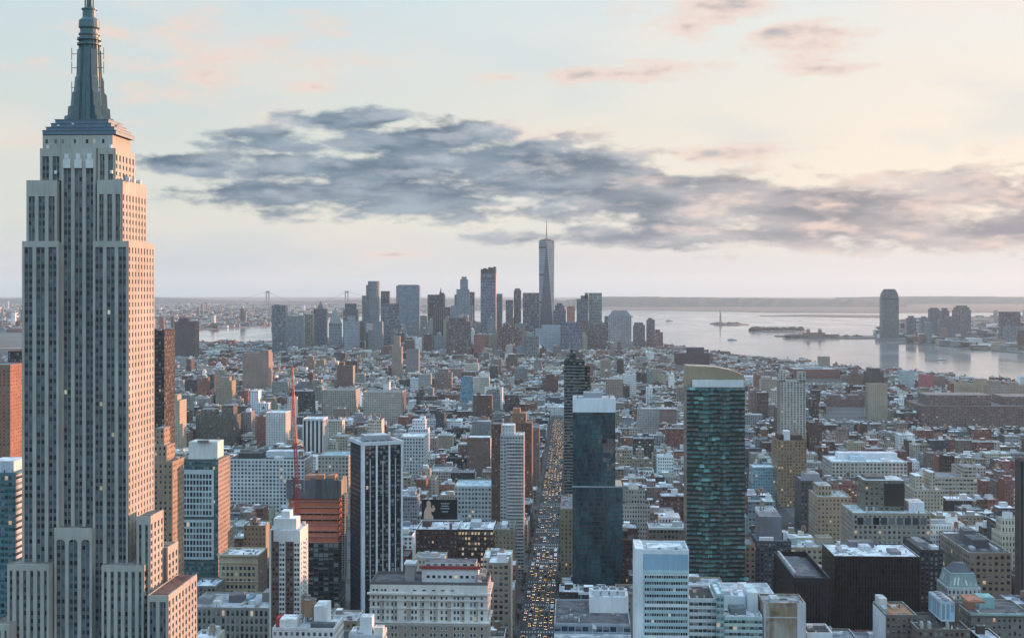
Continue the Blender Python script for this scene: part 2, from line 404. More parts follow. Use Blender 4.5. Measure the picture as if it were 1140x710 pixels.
def roof_set(mbd, w, l, z, wc, rc, rnd, tank=True, n_ac=2):
    """fills mbd (dict part name -> list of MB builders) with the roof furniture of a w x l roof at height z"""
    x0, x1, y0, y1 = -w / 2, w / 2, 0, l
    bw, bl, bh = min(w * .45, rnd.uniform(4, 9)), min(l * .45, rnd.uniform(4, 9)), rnd.uniform(2.6, 5.5)
    bx, by = rnd.uniform(x0 + 1 + bw / 2, x1 - 1 - bw / 2), rnd.uniform(y0 + l * .3, y1 - 1 - bl / 2)
    bc = jit(rnd.choice([wc, wc, (.5, .5, .5), (.30, .28, .26), (.62, .62, .6)]), .15)
    def bulk(m): m.box(bx - bw / 2, bx + bw / 2, by - bl / 2, by + bl / 2, z, z + bh, plain(bc), top=jit(rnd.choice([SNOW, SILV, GREY])))
    mbd.append(('bulkhead', bulk))
    if tank:
        tx, ty = rnd.uniform(x0 + 3, x1 - 3), rnd.uniform(y0 + 3, y1 - 3); lz = rnd.uniform(2, 5)
        tc = jit(rnd.choice([(.20, .13, .085), (.26, .18, .12), (.13, .10, .08), (.34, .27, .2)]), .2)
        def tk(m):
            m.cyl(tx, ty, z + lz, z + lz + 3.8, 2.0, 1.9, 10, tc, False); m.cyl(tx, ty, z + lz + 3.8, z + lz + 5.0, 2.15, 0, 10, (.2, .19, .18), False)
        def lg(m):
            for sx in (-1.3, 1.3):
                for sy in (-1.3, 1.3): m.box(tx + sx - .15, tx + sx + .15, ty + sy - .15, ty + sy + .15, z, z + lz, plain((.08, .08, .08)))
        mbd.append(('water_tank', tk, ('tank_leg', lg)))
    for _ in range(n_ac):
        ax, ay, s_, h_ = rnd.uniform(x0 + 2, x1 - 2), rnd.uniform(y0 + 2, y1 - 2), rnd.uniform(.8, 2.0), rnd.uniform(.9, 2.2)
        ac = jit(rnd.choice([(.6, .62, .64), (.4, .42, .44), (.2, .21, .22), (.7, .7, .7)]))
        def acf(m, ax=ax, ay=ay, s_=s_, h_=h_, ac=ac): m.box(ax - s_, ax + s_, ay - s_ * .7, ay + s_ * .7, z, z + h_, plain(ac))
        mbd.append(('air_handler', acf))
    return mbd

def generic_parts(g):
    """g: dict of one ordinary building; local origin at the middle of the street front, y backwards"""
    rnd = random.Random(g['seed']); w, l, h = g['w'], g['l'], g['h']; st = g['st']; rc = g['roof']; wc = st['wc']
    cope = jit(rnd.choice([(.62, .64, .66), (.5, .5, .5), wc, wc]), .1)
    parts = []
    blind = plain(jit(wc, .1)) if rnd.random() < .35 else st
    def wall(m):
        m.box(-w / 2, w / 2, 0, l, 0, h, st, top=False, side=blind)
        m.parapet(-w / 2, w / 2, 0, l, h, 1.1, .5, wc, cope)
        if g.get('cornice'): m.box(-w / 2 - .3, w / 2 + .3, -.9, -.01, h - .5, h + .9, plain(cope), bottom=True)
        if g.get('up'):
            a, b, c = g['up']; m.box(-w / 2 * a, w / 2 * a, l * b, l - 1.2, h, h + c, st, top=False)
    def roof(m):
        m.face([(-w / 2 + .45, .45, h + .05), (w / 2 - .45, .45, h + .05), (w / 2 - .45, l - .45, h + .05), (-w / 2 + .45, l - .45, h + .05)], wc=rc)
        if g.get('up'):
            a, b, c = g['up']; m.face([(-w / 2 * a, l * b, h + c), (w / 2 * a, l * b, h + c), (w / 2 * a, l - 1.2, h + c), (-w / 2 * a, l - 1.2, h + c)], wc=rc)
    parts.append(('wall', wall)); parts.append(('roof', roof))
    zt = h + (g['up'][2] if g.get('up') else 0)
    if w > 9 and l > 9 and not g.get('up'): roof_set(parts, w, l, h + .05, wc, rc, rnd, g.get('tank', False), g.get('nac', 2))
    elif g.get('up'):
        sub = []; a, b, c = g['up']
        roof_set(sub, w * a, l * (1 - b) - 1.4, 0, wc, rc, rnd, g.get('tank', False), 1)
        for p in sub:
            def sh(m, fn=p[1]):
                o = m.off; m.off = (o[0] - m.s * l * b, o[1] + m.c * l * b, o[2] + zt); fn(m); m.off = o
            e = (p[0], sh)
            if len(p) > 2:
                def sh2(m, fn=p[2][1]):
                    o = m.off; m.off = (o[0] - m.s * l * b, o[1] + m.c * l * b, o[2] + zt); fn(m); m.off = o
                e = (p[0], sh2 if False else sh, (p[2][0], sh2))
            parts.append(e)
    return parts
def build_generic(g, name, label, cat, group=None):
    root = empty(name, (g['x'], g['y'], g.get('z', .1)), label, cat, group)
    for p in generic_parts(g):
        m = MB(); p[1](m); o = m.build(p[0], root)
        if len(p) > 2:
            m = MB(); p[2][1](m); m.build(p[2][0], o)
    return root
def build_into(mb, g):
    mb.off = (g['x'], g['y'], g.get('z', .1))
    for p in generic_parts(g):
        p[1](mb)
        if len(p) > 2: p[2][1](mb)

def tower(name, label, short, cat, px0, px1, ytop, d, depth, st, roof=GREY, ybot=None, tiers=(), side=None, extras=(), wins=None,
          frame=None, lit=.03, par=1.2, rot=0.0, mats=None, cope=None, group=None):
    """a landmark placed by its front face: photo columns px0..px1 at depth d, roof line at photo row ytop"""
    xa, ya = world(px0, d); xb, yb = world(px1, d)
    Y = (ya + yb) / 2; x0, x1 = Xat(px0, Y), Xat(px1, Y); h = Zat(ytop, d); w = x1 - x0; xc = (x0 + x1) / 2
    root = empty(name, (xc, Y, .1), label, cat, group, rot)
    m = MB()
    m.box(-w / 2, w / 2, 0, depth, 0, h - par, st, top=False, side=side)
    m.parapet(-w / 2, w / 2, 0, depth, h - par, par, .6, st['wc'], cope or st['wc'])
    r = MB(); r.face([(-w / 2 + .55, .55, h - par + .05), (w / 2 - .55, .55, h - par + .05), (w / 2 - .55, depth - .55, h - par + .05), (-w / 2 + .55, depth - .55, h - par + .05)], wc=roof)
    zt = h
    for (a, b, c, e, yt, ts) in tiers:
        ts = ts or st; z1 = Zat(yt, d)
        m.box(-w / 2 + w * a, -w / 2 + w * b, depth * c, depth * e, h - par, z1, ts, top=False)
        r.face([(-w / 2 + w * a, depth * c, z1), (-w / 2 + w * b, depth * c, z1), (-w / 2 + w * b, depth * e, z1), (-w / 2 + w * a, depth * e, z1)], wc=roof)
        zt = max(zt, z1)
    m.build('wall', root, mats=mats); r.build('roof', root)
    for ex in extras:
        nm, a, b, c, e, z0, z1, ec = ex[:8]; q = MB(); k = h if z0 is None else z0
        if ec == 'tank':
            rr = a; q.cyl(-w / 2 + w * b, depth * c, h + 2.5, h + 2.5 + e, rr, rr * .95, 12, (.28, .19, .12), False)
            q.cyl(-w / 2 + w * b, depth * c, h + 2.5 + e, h + 2.5 + e + 1.4, rr * 1.08, 0, 12, (.22, .2, .18), False)
            o = q.build(nm, root); q = MB()
            for sx in (-.6, .6):
                for sy in (-.6, .6): q.box(-w / 2 + w * b + rr * sx - .2, -w / 2 + w * b + rr * sx + .2, depth * c + rr * sy - .2, depth * c + rr * sy + .2, h - par, h + 2.5, plain((.1, .1, .1)))
            q.build('tank_leg', o)
        else:
            q.box(-w / 2 + w * a, -w / 2 + w * b, depth * c, depth * e, h - par + (z0 or 0), h - par + z1, plain(ec), top=ex[8] if len(ex) > 8 else jit(ec, .1))
            q.build(nm, root)
    if wins: windows(root, wins(w, depth, h - par), frame, lit)
    if d < 1250 and not rot and w > 9 and depth > 12:      # ducts, vents, pipes and rails on the near roofs
        rr = random.Random(int(px0 * 7 + d)); zr = h - par + .06
        for _ in range(int(min(12, w * depth / 70))):
            q = MB(); x, y = rr.uniform(-w / 2 + 2, w / 2 - 2), rr.uniform(2, depth - 2); kd = rr.random(); cc = jit(rr.choice([(.55, .57, .6), (.3, .31, .33), (.12, .12, .13), (.42, .36, .3)]), .2)
            if kd < .35: q.cyl(x, y, zr, zr + rr.uniform(.8, 2.2), rr.uniform(.25, .6), rr.uniform(.25, .6), 8, cc); nm = 'vent_pipe'
            elif kd < .6:
                L = rr.uniform(2, min(7, depth * .3)); q.box(x - .35, x + .35, max(1, y - L), min(depth - 1, y + L), zr + .3, zr + 1.0, plain(cc), bottom=True); nm = 'duct'
            elif kd < .8: s_ = rr.uniform(.7, 1.6); q.box(x - s_, x + s_, y - s_ * .6, y + s_ * .6, zr, zr + rr.uniform(1, 2), plain(cc)); nm = 'air_handler'
            else: s_ = rr.uniform(.8, 1.8); q.box(x - s_, x + s_, y - s_, y + s_, zr, zr + .5, plain(cc), top=(.12, .17, .2)); nm = 'skylight'
            q.build(nm, root)
    rad = 3 if not rot else depth * .5
    reserve(xc - w / 2 - (rad - 3), xc + w / 2 + (rad - 3), Y, Y + depth, zt)
    protect(px0, min([ytop] + [t_[4] for t_ in tiers]), px1, ybot if ybot else CY + F * H / d, d)
    note(short, (px0 + px1) / 2, (ytop + (ybot or CY + F * H / d)) / 2)
    return root, w, h, xc, Y

# ---------------------------------------------------------------- the setting: water, land, hills, streets
def sheet(name, pts, z, mat, skirt=0.0):
    v = [(x, y, z) for x, y in pts]; f = [tuple(range(len(v)))]
    if skirt:
        n = len(v); v += [(x, y, z - skirt) for x, y in pts]
        f += [(i, i + n, (i + 1) % n + n, (i + 1) % n) for i in range(n)]
    me = bpy.data.meshes.new(name); me.from_pydata(v, [], f); me.materials.append(mat); me.update()
    import bmesh
    b = bmesh.new(); b.from_mesh(me); bmesh.ops.recalc_face_normals(b, faces=b.faces); bmesh.ops.triangulate(b, faces=b.faces); b.to_mesh(me); b.free()
    o = bpy.data.objects.new(name, me); COL.objects.link(o); o['kind'] = 'structure'; return o
sheet('water', [(-28000, -900), (28000, -900), (28000, 48000), (-28000, 48000)], -3.0, WATER)
MANH = [(-2600, -800), (1900, -800), (1750, 1200), (1500, 2400)] + [gp(*p) for p in ((1210, 437), (1140, 431), (1060, 425), (1000, 418), (930, 411), (870, 405), (800, 397), (760, 390), (735, 386), (700, 381), (660, 376), (560, 372), (440, 373), (330, 377), (290, 380), (215, 381), (60, 386), (-120, 392))] + [(-2600, 3200)]
sheet('ground', MANH, 0.0, M['asphalt'], 3.5)
BROOK = [gp(*p) for p in ((-220, 394), (-100, 390), (60, 384), (180, 376), (222, 366.5), (290, 363), (345, 356), (420, 350), (520, 346), (640, 342.5))] + [(9000, 46000), (-26000, 46000), (-26000, 12000)]
sheet('far_shore', BROOK, -0.4, M['land'], 3.2)
JERSEY = [gp(*p) for p in ((990, 383), (1010, 382), (1060, 385), (1075, 388), (1150, 393), (1300, 400), (1700, 420))] + [(20000, 8000), (22000, 20000)] + [gp(*p) for p in ((1330, 351), (1140, 352), (1060, 352), (1000, 358), (980, 366), (978, 372))]
sheet('far_shore', JERSEY, 0.0, M['land'], 3.2)
sheet('far_shore', [gp(845, 351.5), gp(900, 352), gp(985, 353.2), gp(1000, 351), gp(900, 350)], .5, M['land'], 3.4)
STATEN = [gp(600, 344), gp(690, 344.5), gp(780, 346), gp(860, 347.5), gp(960, 348), gp(1250, 347)] + [(26000, 22000), (26000, 46000), (-2000, 46000)]
sheet('far_shore', STATEN, 0.6, M['land'], 3.2)
def ridge(name, px0, px1, d, prof, thick, n=60):
    rnd = random.Random(px0); v = []; f = []
    for i in range(n + 1):
        t = i / n; px = px0 + (px1 - px0) * t; hh = max(4, prof(t) + rnd.uniform(-4, 4))
        for k, fr in enumerate((0, .35, .75, 1.0, .75, .3, 0)):
            x, y = world(px, d + thick * k / 6); v.append((x, y, hh * fr + (rnd.uniform(-6, 6) if 0 < fr < 1 else 0)))
    for i in range(n):
        for k in range(6):
            a = i * 7 + k; f.append((a, a + 7, a + 8, a + 1))
    me = bpy.data.meshes.new(name); me.from_pydata(v, [], f); me.materials.append(M['hill']); me.update()
    o = bpy.data.objects.new(name, me); COL.objects.link(o); o['kind'] = 'structure'; return o
ridge('hill', 560, 1010, 19000, lambda t: 140 * min(1, t * 4.0) * (1 - .40 * max(0, t - .35) / .65), 5000)
ridge('hill', 930, 1320, 23000, lambda t: 105 + 25 * sin(t * 5), 4000)
ridge('hill', -160, 620, 24000, lambda t: 70 + 30 * sin(t * 7) + 25 * sin(t * 17 + 1), 5000)

# islands
def island(pts, mat='land'): return sheet('island', [gp(*p) for p in pts], 1.5, M[mat], 4.6)
island(((790, 360), (800, 361.5), (822, 362), (834, 361), (815, 359.2), (795, 359)))
island(((833, 367.5), (855, 369), (880, 369.2), (898, 368), (890, 366), (850, 365.8)))
island(((862, 373.6), (890, 375.6), (930, 376.4), (982, 376.2), (982, 374), (930, 373.8), (890, 373)))
def treemass(name, spots, hh):
    m = MB(); rnd = random.Random(len(spots))
    for (px, py, n, sp) in spots:
        for _ in range(n):
            x, y = gp(px + rnd.uniform(-sp, sp), py + rnd.uniform(-.5, .5)); r = rnd.uniform(9, 22)
            m.cyl(x, y, 0, hh * rnd.uniform(.4, .7), r, r * 1.1, 6, cap=False, ph=rnd.random()); m.cyl(x, y, hh * .45, hh * rnd.uniform(.8, 1.3), r * 1.1, r * .3, 6, ph=rnd.random())
    o = m.build(name, mats=[M['treemass']]); o['kind'] = 'stuff'; return o
treemass('trees', [(812, 360.4, 22, 14)], 10)
treemass('trees', [(865, 367.4, 80, 28)], 17)
treemass('trees', [(925, 375, 24, 50)], 10)

# street grid
AVX, AVW = -26.0, 27.0
AVES = [-2250, -1850, -1480, -1250, -1030, -820, -680, -555, -430, -307, AVX, 224, 475, 725, 975, 1225, 1480, 1700]
ST0, STP, STW = 610.0, 80.5, 19.0
pv = MB()
for k in range(-3, 36):
    y0, y1 = ST0 + STP * k + STW / 2, ST0 + STP * (k + 1) - STW / 2
    for a, b in zip(AVES[:-1], AVES[1:]):
        x0, x1 = a + AVW / 2, b - AVW / 2
        if b < -1500 and y1 > 2600 or a > 1250 and y1 > 2300: continue
        pv.box(x0, x1, y0, y1, .002, .15, plain((.2, .2, .2)))
o = pv.build('pavement', mats=[M['paving']]); o['kind'] = 'structure'
# avenue markings: dashed lane lines, stop lines, zebra crossings
mk = MB()
def flat(x0, x1, y0, y1, z=.006): mk.face([(x0, y0, z), (x1, y0, z), (x1, y1, z), (x0, y1, z)])
for k in range(1, 24):
    ys = ST0 + STP * k
    y0, y1 = ys + STW / 2, ys + STP - STW / 2
    for lx in (-7.8, -3.9, 0, 3.9, 7.8):
        y = y0 + 6
        while y < y1 - 8: flat(AVX + lx - .09, AVX + lx + .09, y, y + 3); y += 9
    for yy in (y0 - 4.5, y1 + 1.2):
        for i in range(12): flat(AVX - 11.5 + i * 2, AVX - 11.5 + i * 2 + .7, yy, yy + 3.3)
    flat(AVX - 12, AVX + 12, y1 - 1.2, y1 - .6)
o = mk.build('road_markings', mats=[M['paint']]); o['kind'] = 'structure'

# haze: one closed box of thin even air
hz = MB(); hz.box(-29000, 29000, -1000, 49000, -6, 660, plain((1, 1, 1)), bottom=True)
hm = bpy.data.materials.new('haze_air'); hm.use_nodes = True; ht = NT(hm.node_tree); hm.node_tree.nodes.clear()
ho = ht.n('ShaderNodeOutputMaterial'); hp = ht.n('ShaderNodeVolumePrincipled')
hp.inputs['Color'].default_value = (.64, .88, 1.0, 1); hp.inputs['Density'].default_value = 2.2e-5; hp.inputs['Anisotropy'].default_value = .2
hm.node_tree.links.new(hp.outputs[0], ho.inputs['Volume'])
o = hz.build('haze', mats=[hm]); o['kind'] = 'stuff'

# ---------------------------------------------------------------- the great limestone tower on the left
LIME = (.40, .385, .34); SPAN = (.135, .145, .145)
def big_tower():
    root = empty('skyscraper', (-244.5, 628, .1), 'towering stepped limestone skyscraper with metal mast, its west side lit pink', 'skyscraper')
    ox, oy = -244.5, 628.0
    W = MB(); wins = []
    lime = plain(LIME)
    def mass(x0, x1, y0, y1, z0, z1, ns=0, nw=0, ztop=None, roofc=(.24, .20, .18), strips_w=2, floors=3.75, pierw=1.8, deep=.7):
        """a block whose north and west faces are stone piers with dark window strips between; top band of plain stone"""
        X0, X1, Y0, Y1 = x0 - ox, x1 - ox, y0 - oy, y1 - oy
        zt = ztop or z1 - 3.0
        back = plain(SPAN)
        W.box(X0 + (deep if ns or nw else 0), X1 - (deep if nw else 0), Y0 + (deep if ns else 0), Y1, z0, z1 - .4, back if ns or nw else lime, top=roofc, side=back if nw else lime)
        W.wallq((X0, Y1), (X0, Y0), z0, z1, lime)
        nf = int((zt - z0) / floors)
        if ns:
            mw = (X1 - X0) / ns
            for i in range(ns + 1):
                a = X0 + mw * i; p = pierw * (1.25 if i in (0, ns) else 1)
                W.box(max(X0, a - p / 2), min(X1, a + p / 2), Y0, Y0 + deep + .1, z0, z1, lime)
            W.box(X0 + .01, X1 - .01, Y0 + .05, Y0 + deep + .1, zt, z1 - .02, lime)
            for j in range(nf):
                z = zt - floors * (j + .5)
                for i in range(ns):
                    a0, a1 = X0 + mw * i + pierw / 2, X0 + mw * (i + 1) - pierw / 2; sw = (a1 - a0) / strips_w
                    for k in range(strips_w): wins.append(('N', (a0 + sw * (k + .5), Y0 + deep - .01, z), sw * .66, 2.0))
            for i in range(ns):           # pale mullion between the windows of a strip
                for k in range(1, strips_w):
                    a0, a1 = X0 + mw * i + pierw / 2, X0 + mw * (i + 1) - pierw / 2
                    a = a0 + (a1 - a0) * k / strips_w; W.box(a - .16, a + .16, Y0 + deep - .25, Y0 + deep, z0, zt, plain((.25, .26, .26)))
        if nw:
            mw = (Y1 - Y0) / nw
            for i in range(nw + 1):
                a = Y0 + mw * i; p = pierw * 1.5
                W.box(X1 - deep - .1, X1, max(Y0 + .02, a - p / 2), min(Y1, a + p / 2), z0, z1, lime)
            W.box(X1 - deep - .1, X1 - .05, Y0 + .03, Y1 - .01, zt, z1 - .03, lime)
            for j in range(nf):
                z = zt - floors * (j + .5)
                W.box(X1 - deep - .05, X1 - .12, Y0 + .1, Y1 - .1, z - floors * .5 - .85, z - floors * .5 + .75, plain(jit(LIME, .05)))
                for i in range(nw):
                    wins.append(('W', (X1 - deep + .01, Y0 + mw * (i + .5), z), (mw - pierw * 1.5) * .92, 1.9))
    # forward wings and centre, shaft, upper tiers
    xl, xr = Xat(24.5, 628), Xat(142.6, 628)
    c0, c1 = Xat(67, 630), Xat(105, 630)
    mass(Xat(8, 620), Xat(54.5, 620), 620, 650, 0, 113, ns=6, strips_w=1, ztop=110)
    mass(Xat(113, 620), Xat(160, 620), 620, 648, 0, 113, ns=6, nw=4, strips_w=1, ztop=110)
    mass(c0 - .8, c1 + .8, 624.5, 640, 0, 130, ns=3, strips_w=2, ztop=126)
    mass(xl, c0, 628, 668, 0, 270, ns=3)
    mass(c1, xr, 628, 668, 0, 270, ns=3, nw=9)
    mass(c0, c1, 631.5, 664, 0, 316, ns=3, ztop=310)
    a0, a1 = Xat(29.8, 630), Xat(136.3, 630)
    mass(a0, c0 - 1.5, 629.5, 666, 270, 300, ns=3, ztop=292)
    mass(c1 + 1.5, a1, 629.5, 666, 270, 300, ns=3, nw=8, ztop=293)
    b0, b1 = Xat(44.5, 633), Xat(133 - 5, 633)
    mass(b0, c0 - .5, 633, 662, 300, 316, ns=2, ztop=312)
    mass(c1 + .5, b1, 633, 662, 300, 316, ns=2, nw=6, ztop=313)
    mass(Xat(47, 634), Xat(125, 634), 634.5, 660, 316, 323, roofc=(.3, .31, .32))
    for px in (52, 62, 70, 83.5, 97, 105, 115): wins.append(('N', (Xat(px, 634.5) - ox, 634.5 - oy - .01, 319.6), 1.1, 2.0))
    for px in (66, 76, 91, 101): W.box(Xat(px, 634.5) - ox - .5, Xat(px, 634.5) - ox + .5, 634.1 - oy, 634.49 - oy, 316, 322.6, lime)
    # west steps
    mass(Xat(152, 624), Xat(167, 624), 624, 645, 0, 136, ns=2, nw=4, strips_w=1, ztop=132)
    mass(-222, -203.2, 645, 662, 0, 117, nw=3, ztop=113)
    mass(Xat(164, 612), Xat(187, 612), 612, 660, 0, 100.5, ns=2, nw=9, strips_w=2, ztop=97.5, roofc=(.20, .10, .08))
    mass(Xat(-14, 610), Xat(8, 610), 612, 650, 0, 86, ns=3, strips_w=2, ztop=83)
    W.build('wall', root)
    # the three round-headed stone tops of the centre bay and the ones at the crown
    A = MB()
    def arch(xa, xb, y, z, hgt, n=8):
        X0, X1 = xa - ox, xb - ox; yy = y - oy; cx = (X0 + X1) / 2; r = (X1 - X0) / 2
        pts = [(X0, yy, z + hgt), (X0, yy, z)] + [(cx - r * cos(pi * k / n), yy, z + r * .9 * sin(pi * k / n)) for k in range(n + 1)] + [(X1, yy, z), (X1, yy, z + hgt)]
        for k in range(n):
            p, q = pts[2 + k], pts[3 + k]
            A.face([(p[0], yy, p[2]), (q[0], yy, q[2]), (q[0], yy, z + hgt), (p[0], yy, z + hgt)], wc=LIME)
    for i in range(3):
        A = MB(); mw = (c1 - c0 + 1.6) / 3; arch(c0 - .8 + mw * i + .9, c0 - .8 + mw * (i + 1) - .9, 624.47, 122.5, 3.6); A.build('stone_arch', root); A = MB()
        mw = (c1 - c0) / 3
        p0, p1 = c0 + mw * i + 1.0 - ox, c0 + mw * (i + 1) - 1.0 - ox
        A.box(p0, p1, 630.9 - oy, 631.45 - oy, 306, 310.5, plain((.6, .6, .56))); A.box(p0 + .8, p1 - .8, 630.8 - oy, 631.4 - oy, 310.5, 313, plain((.62, .62, .58))); A.build('stone_finial', root)
    # stepped metal base, fluted mast, rings and lantern
    cx, cyy = -244.5 - ox, 648 - oy
    st = MB()
    for hw, hd, z0, z1 in ((18.5, 13.5, 323, 325.2), (17.2, 12.2, 325.2, 327.0), (15.2, 11, 327.0, 329), (13.5, 10, 329, 331)):
        st.box(cx - hw, cx + hw, cyy - hd, cyy + hd, z0, z1 - .35, plain((.3, .45, .55))); st.box(cx - hw - .25, cx + hw + .25, cyy - hd - .25, cyy + hd + .25, z1 - .35, z1, plain((.3, .45, .55)))
    st.build('mast_base', root, mats=[M['maststep']])
    ms = MB()
    ms.cyl(cx, cyy, 331, 373, 6.0, 4.6, 16)
    for k in range(16):
        a = 2 * pi * k / 16; ms.bar((cx + 6.1 * cos(a), cyy + 6.1 * sin(a), 331), (cx + 4.75 * cos(a), cyy + 4.75 * sin(a), 372), .5)
    ms.build('mast', root, mats=[M['mast']])
    for k in range(4):
        b = MB(); a = k * pi / 2 + pi / 4; q = MB(rot=a)
        prof = [(4, 331), (12.4, 331), (12.2, 333), (10.6, 333.4), (10.3, 338), (9.0, 338.4), (8.5, 345), (7.4, 346), (6.7, 353), (6.0, 354), (5.6, 367), (4, 368)]
        for sgn in (-1.7, 1.7):
            pts = [(r, sgn, z) for r, z in prof]; q.face(pts if sgn < 0 else pts[::-1])
        for i in range(1, len(prof) - 1):
            (r0, z0), (r1, z1) = prof[i], prof[i + 1]; q.face([(r0, -1.7, z0), (r0, 1.7, z0), (r1, 1.7, z1), (r1, -1.7, z1)])
        q.build('mast_wing', root, (cx, cyy, 0), mats=[M['mast']])
    rg = MB()
    for z, r, hh in ((369.5, 5.9, 1.0), (372.0, 5.9, 1.1), (374.6, 5.2, .8)): rg.cyl(cx, cyy, z, z + hh, r, r, 20)
    rg.build('mast_ring', root, mats=[M['mast']])
    dr = MB(); dr.cyl(cx, cyy, 373, 377.4, 4.6, 4.4, 16); dr.cyl(cx, cyy, 377.4, 378.4, 4.4, 5.2, 16, cap=False); dr.cyl(cx, cyy, 378.4, 382, 5.2, 5.0, 16); dr.cyl(cx, cyy, 382, 383.4, 5.0, 3.5, 16)
    dr.cyl(cx, cyy, 383.4, 387.4, 3.3, 3.2, 16); dr.cyl(cx, cyy, 387.4, 388, 3.8, 3.8, 16); dr.build('lantern', root, mats=[M['mast']])
    an = MB(); an.cyl(cx, cyy, 388, 396, 1.5, 1.2, 10); an.cyl(cx, cyy, 396, 412, .9, .6, 8); an.cyl(cx, cyy, 412, 440, .5, .2, 6)
    for k in range(8):
        a = k * pi / 4; an.box(cx + 2.1 * cos(a) - .25, cx + 2.1 * cos(a) + .25, cyy + 2.1 * sin(a) - .25, cyy + 2.1 * sin(a) + .25, 388.5, 393.5, plain((.3, .3, .3)))
    an.build('antenna', root, mats=[M['mast']])
    rnd = random.Random(5)
    for k in range(16):
        m = MB(); a = rnd.uniform(0, 2 * pi); x, y = cx + 16 * cos(a), cyy - 3 - 11 * abs(sin(a)); hh = rnd.uniform(1.5, 5)
        zb = 324.9; m.box(x - .09, x + .09, y - .09, y + .09, zb, zb + hh, plain((.2, .2, .2)))
        if k % 3 == 0: m.cyl(x, y - .3, zb + hh * .6, zb + hh * .6 + .9, .6, .6, 8, (.6, .6, .6))
        m.build('aerial', root)
    for zz in (345, 355, 362):
        for s_ in (-1, 1):
            m = MB(); m.box(cx + s_ * 8.2 - .12, cx + s_ * 8.2 + .12, cyy - 2.2, cyy - 1.9, zz, zz + 6, plain((.1, .14, .15))); m.box(min(cx + s_ * 5, cx + s_ * 8.2), max(cx + s_ * 5, cx + s_ * 8.2), cyy - 2.15, cyy - 1.95, zz + 2.8, zz + 3.1, plain((.1, .14, .15))); m.build('aerial', root)
    rnd = random.Random(8)
    for k in range(10):                    # cabins and dishes on the shoulder terraces
        m = MB(); x = b1 - ox + rnd.uniform(.6, 6.5); y = rnd.uniform(3, 34); r_ = rnd.uniform(.5, 1.1)
        m.box(x - r_, x + r_, y - r_, y + r_, 299.6, 300 + rnd.uniform(1, 3), plain(rnd.choice([(.6, .6, .6), (.2, .22, .23)]))); m.build('plant_cabin', root)
    for px, py in ((53, 161), (123, 161), (125, 190), (63, 190)):
        m = MB(); x, y = Xat(px, 633.6), 633.0 if py > 170 else 634.5; m.cyl(x - ox, y - oy - .6, Zat(py, 634) - .8, Zat(py, 634) + .8, .8, .8, 8); m.build('floodlight', root, mats=[M['white']])
    # nearest, largest windows first
    wins.sort(key=lambda w_: (w_[0] != 'N', abs(w_[1][2] - 175)))
    windows(root, wins, None, .010)
    reserve(-310, -190, 606, 672, 320)
    for r_ in ((24, 0, 172, 710), (0, 620, 215, 710)): protect(*r_, 630)
    note('tall limestone skyscraper', 100, 400)
big_tower()

# ---------------------------------------------------------------- buildings of the near city
BRICKR, BRICKB, TAN, CREAM, WHITE, GRY, DKB, SLATE = (.24, .11, .08), (.15, .095, .075), (.36, .29, .21), (.46, .42, .34), (.62, .63, .62), (.30, .30, .30), (.07, .052, .045), (.10, .115, .13)
TEALG = (.03, .085, .095)

tower('skyscraper', 'orange-brown brick tower slab at left edge, left of the limestone skyscraper', 'orange-brown brick slab', 'tower', -30, 11.5, 406, 1300, 50, sty((.30, .15, .10), wf=.35, hf=.45, bay=4), roof=GREY, ybot=520)
tower('skyscraper', 'dark brown tower right behind the orange-brown brick slab at left edge', 'dark brown tower', 'tower', 9, 40, 391, 1420, 40, sty((.055, .04, .038), wf=.6, hf=.6), ybot=530)
def wtop(nm, a, b, c, e, h_, col=(.6, .62, .63), z0=0): return (nm, a, b, c, e, z0, h_, col)
tower('office_building', 'teal glass office block with white louvred side left of the limestone skyscraper', 'teal glass office block', 'office block', -32, 17.5, 526, 690, 32, sty((.12, .22, .24), TEALG, bay=2.0, fl=3.4, wf=.85, hf=.62), side=sty((.55, .56, .56), (.05, .08, .09), bay=30, fl=3.4, wf=1, hf=.45), ybot=620,
      extras=[wtop('bulkhead', .3, .84, .2, .7, 6.5, (.68, .70, .72))])
tower('skyscraper', 'thin dark brown tower peeping out right behind the limestone skyscraper', 'thin dark tower', 'tower', 150, 183, 368, 1050, 28, sty((.06, .05, .045), (.02, .025, .03), wf=.55, hf=.6, bay=2.4), ybot=490)
tower('apartment_building', 'stepped tan masonry building squeezed between limestone skyscraper and green-grey tower', 'stepped tan building', 'building', 150, 192, 514, 860, 26, sty((.33, .24, .17), wf=.4, hf=.5), ybot=640,
      tiers=[(.2, .78, .2, .9, 497, None), (.45, .68, .3, .8, 478, None)], roof=GREY)
def gw(w, d, h): return grid('N', -.01, -w * .38, w * .38, h * .72, h - 13, 10, 4, 1.9, 2.5) + grid('N', -.01, -w * .38, w * .38, h * .72 - 32, h * .72 - 6, 10, 5, 1.9, 2.5)
def tg_wins(w, d, h):
    r = []
    for zt, rows in ((h - 9.5, 7), (h - 46, 6)):
        for j in range(rows):
            for i in range(5):
                for k in (-1, 1): r.append(('N', (-w * .36 + w * .72 * (i + .5) / 5 + k * 1.25, -.62, zt - 4.6 * j - 2.3), 1.7, 3.2))
    return r
rt, w_, h_, xc_, Y_ = tower('office_building', 'green-grey glass tower with two white window grids and a white rooftop box', 'green-grey gridded tower', 'office tower', 194, 243, 511, 990, 34, sty((.09, .13, .13), TEALG, bay=2.2, fl=3.6, wf=.8, hf=.6), side=sty((.34, .27, .23), (.04, .05, .055), bay=3, fl=3.6, wf=.45, hf=.5), ybot=640,
      roof=(.35, .3, .27), extras=[('mechanical_house', .27, .93, .2, .7, 0, 13.5, (.66, .66, .62))], wins=tg_wins, frame=(.5, .54, .54))
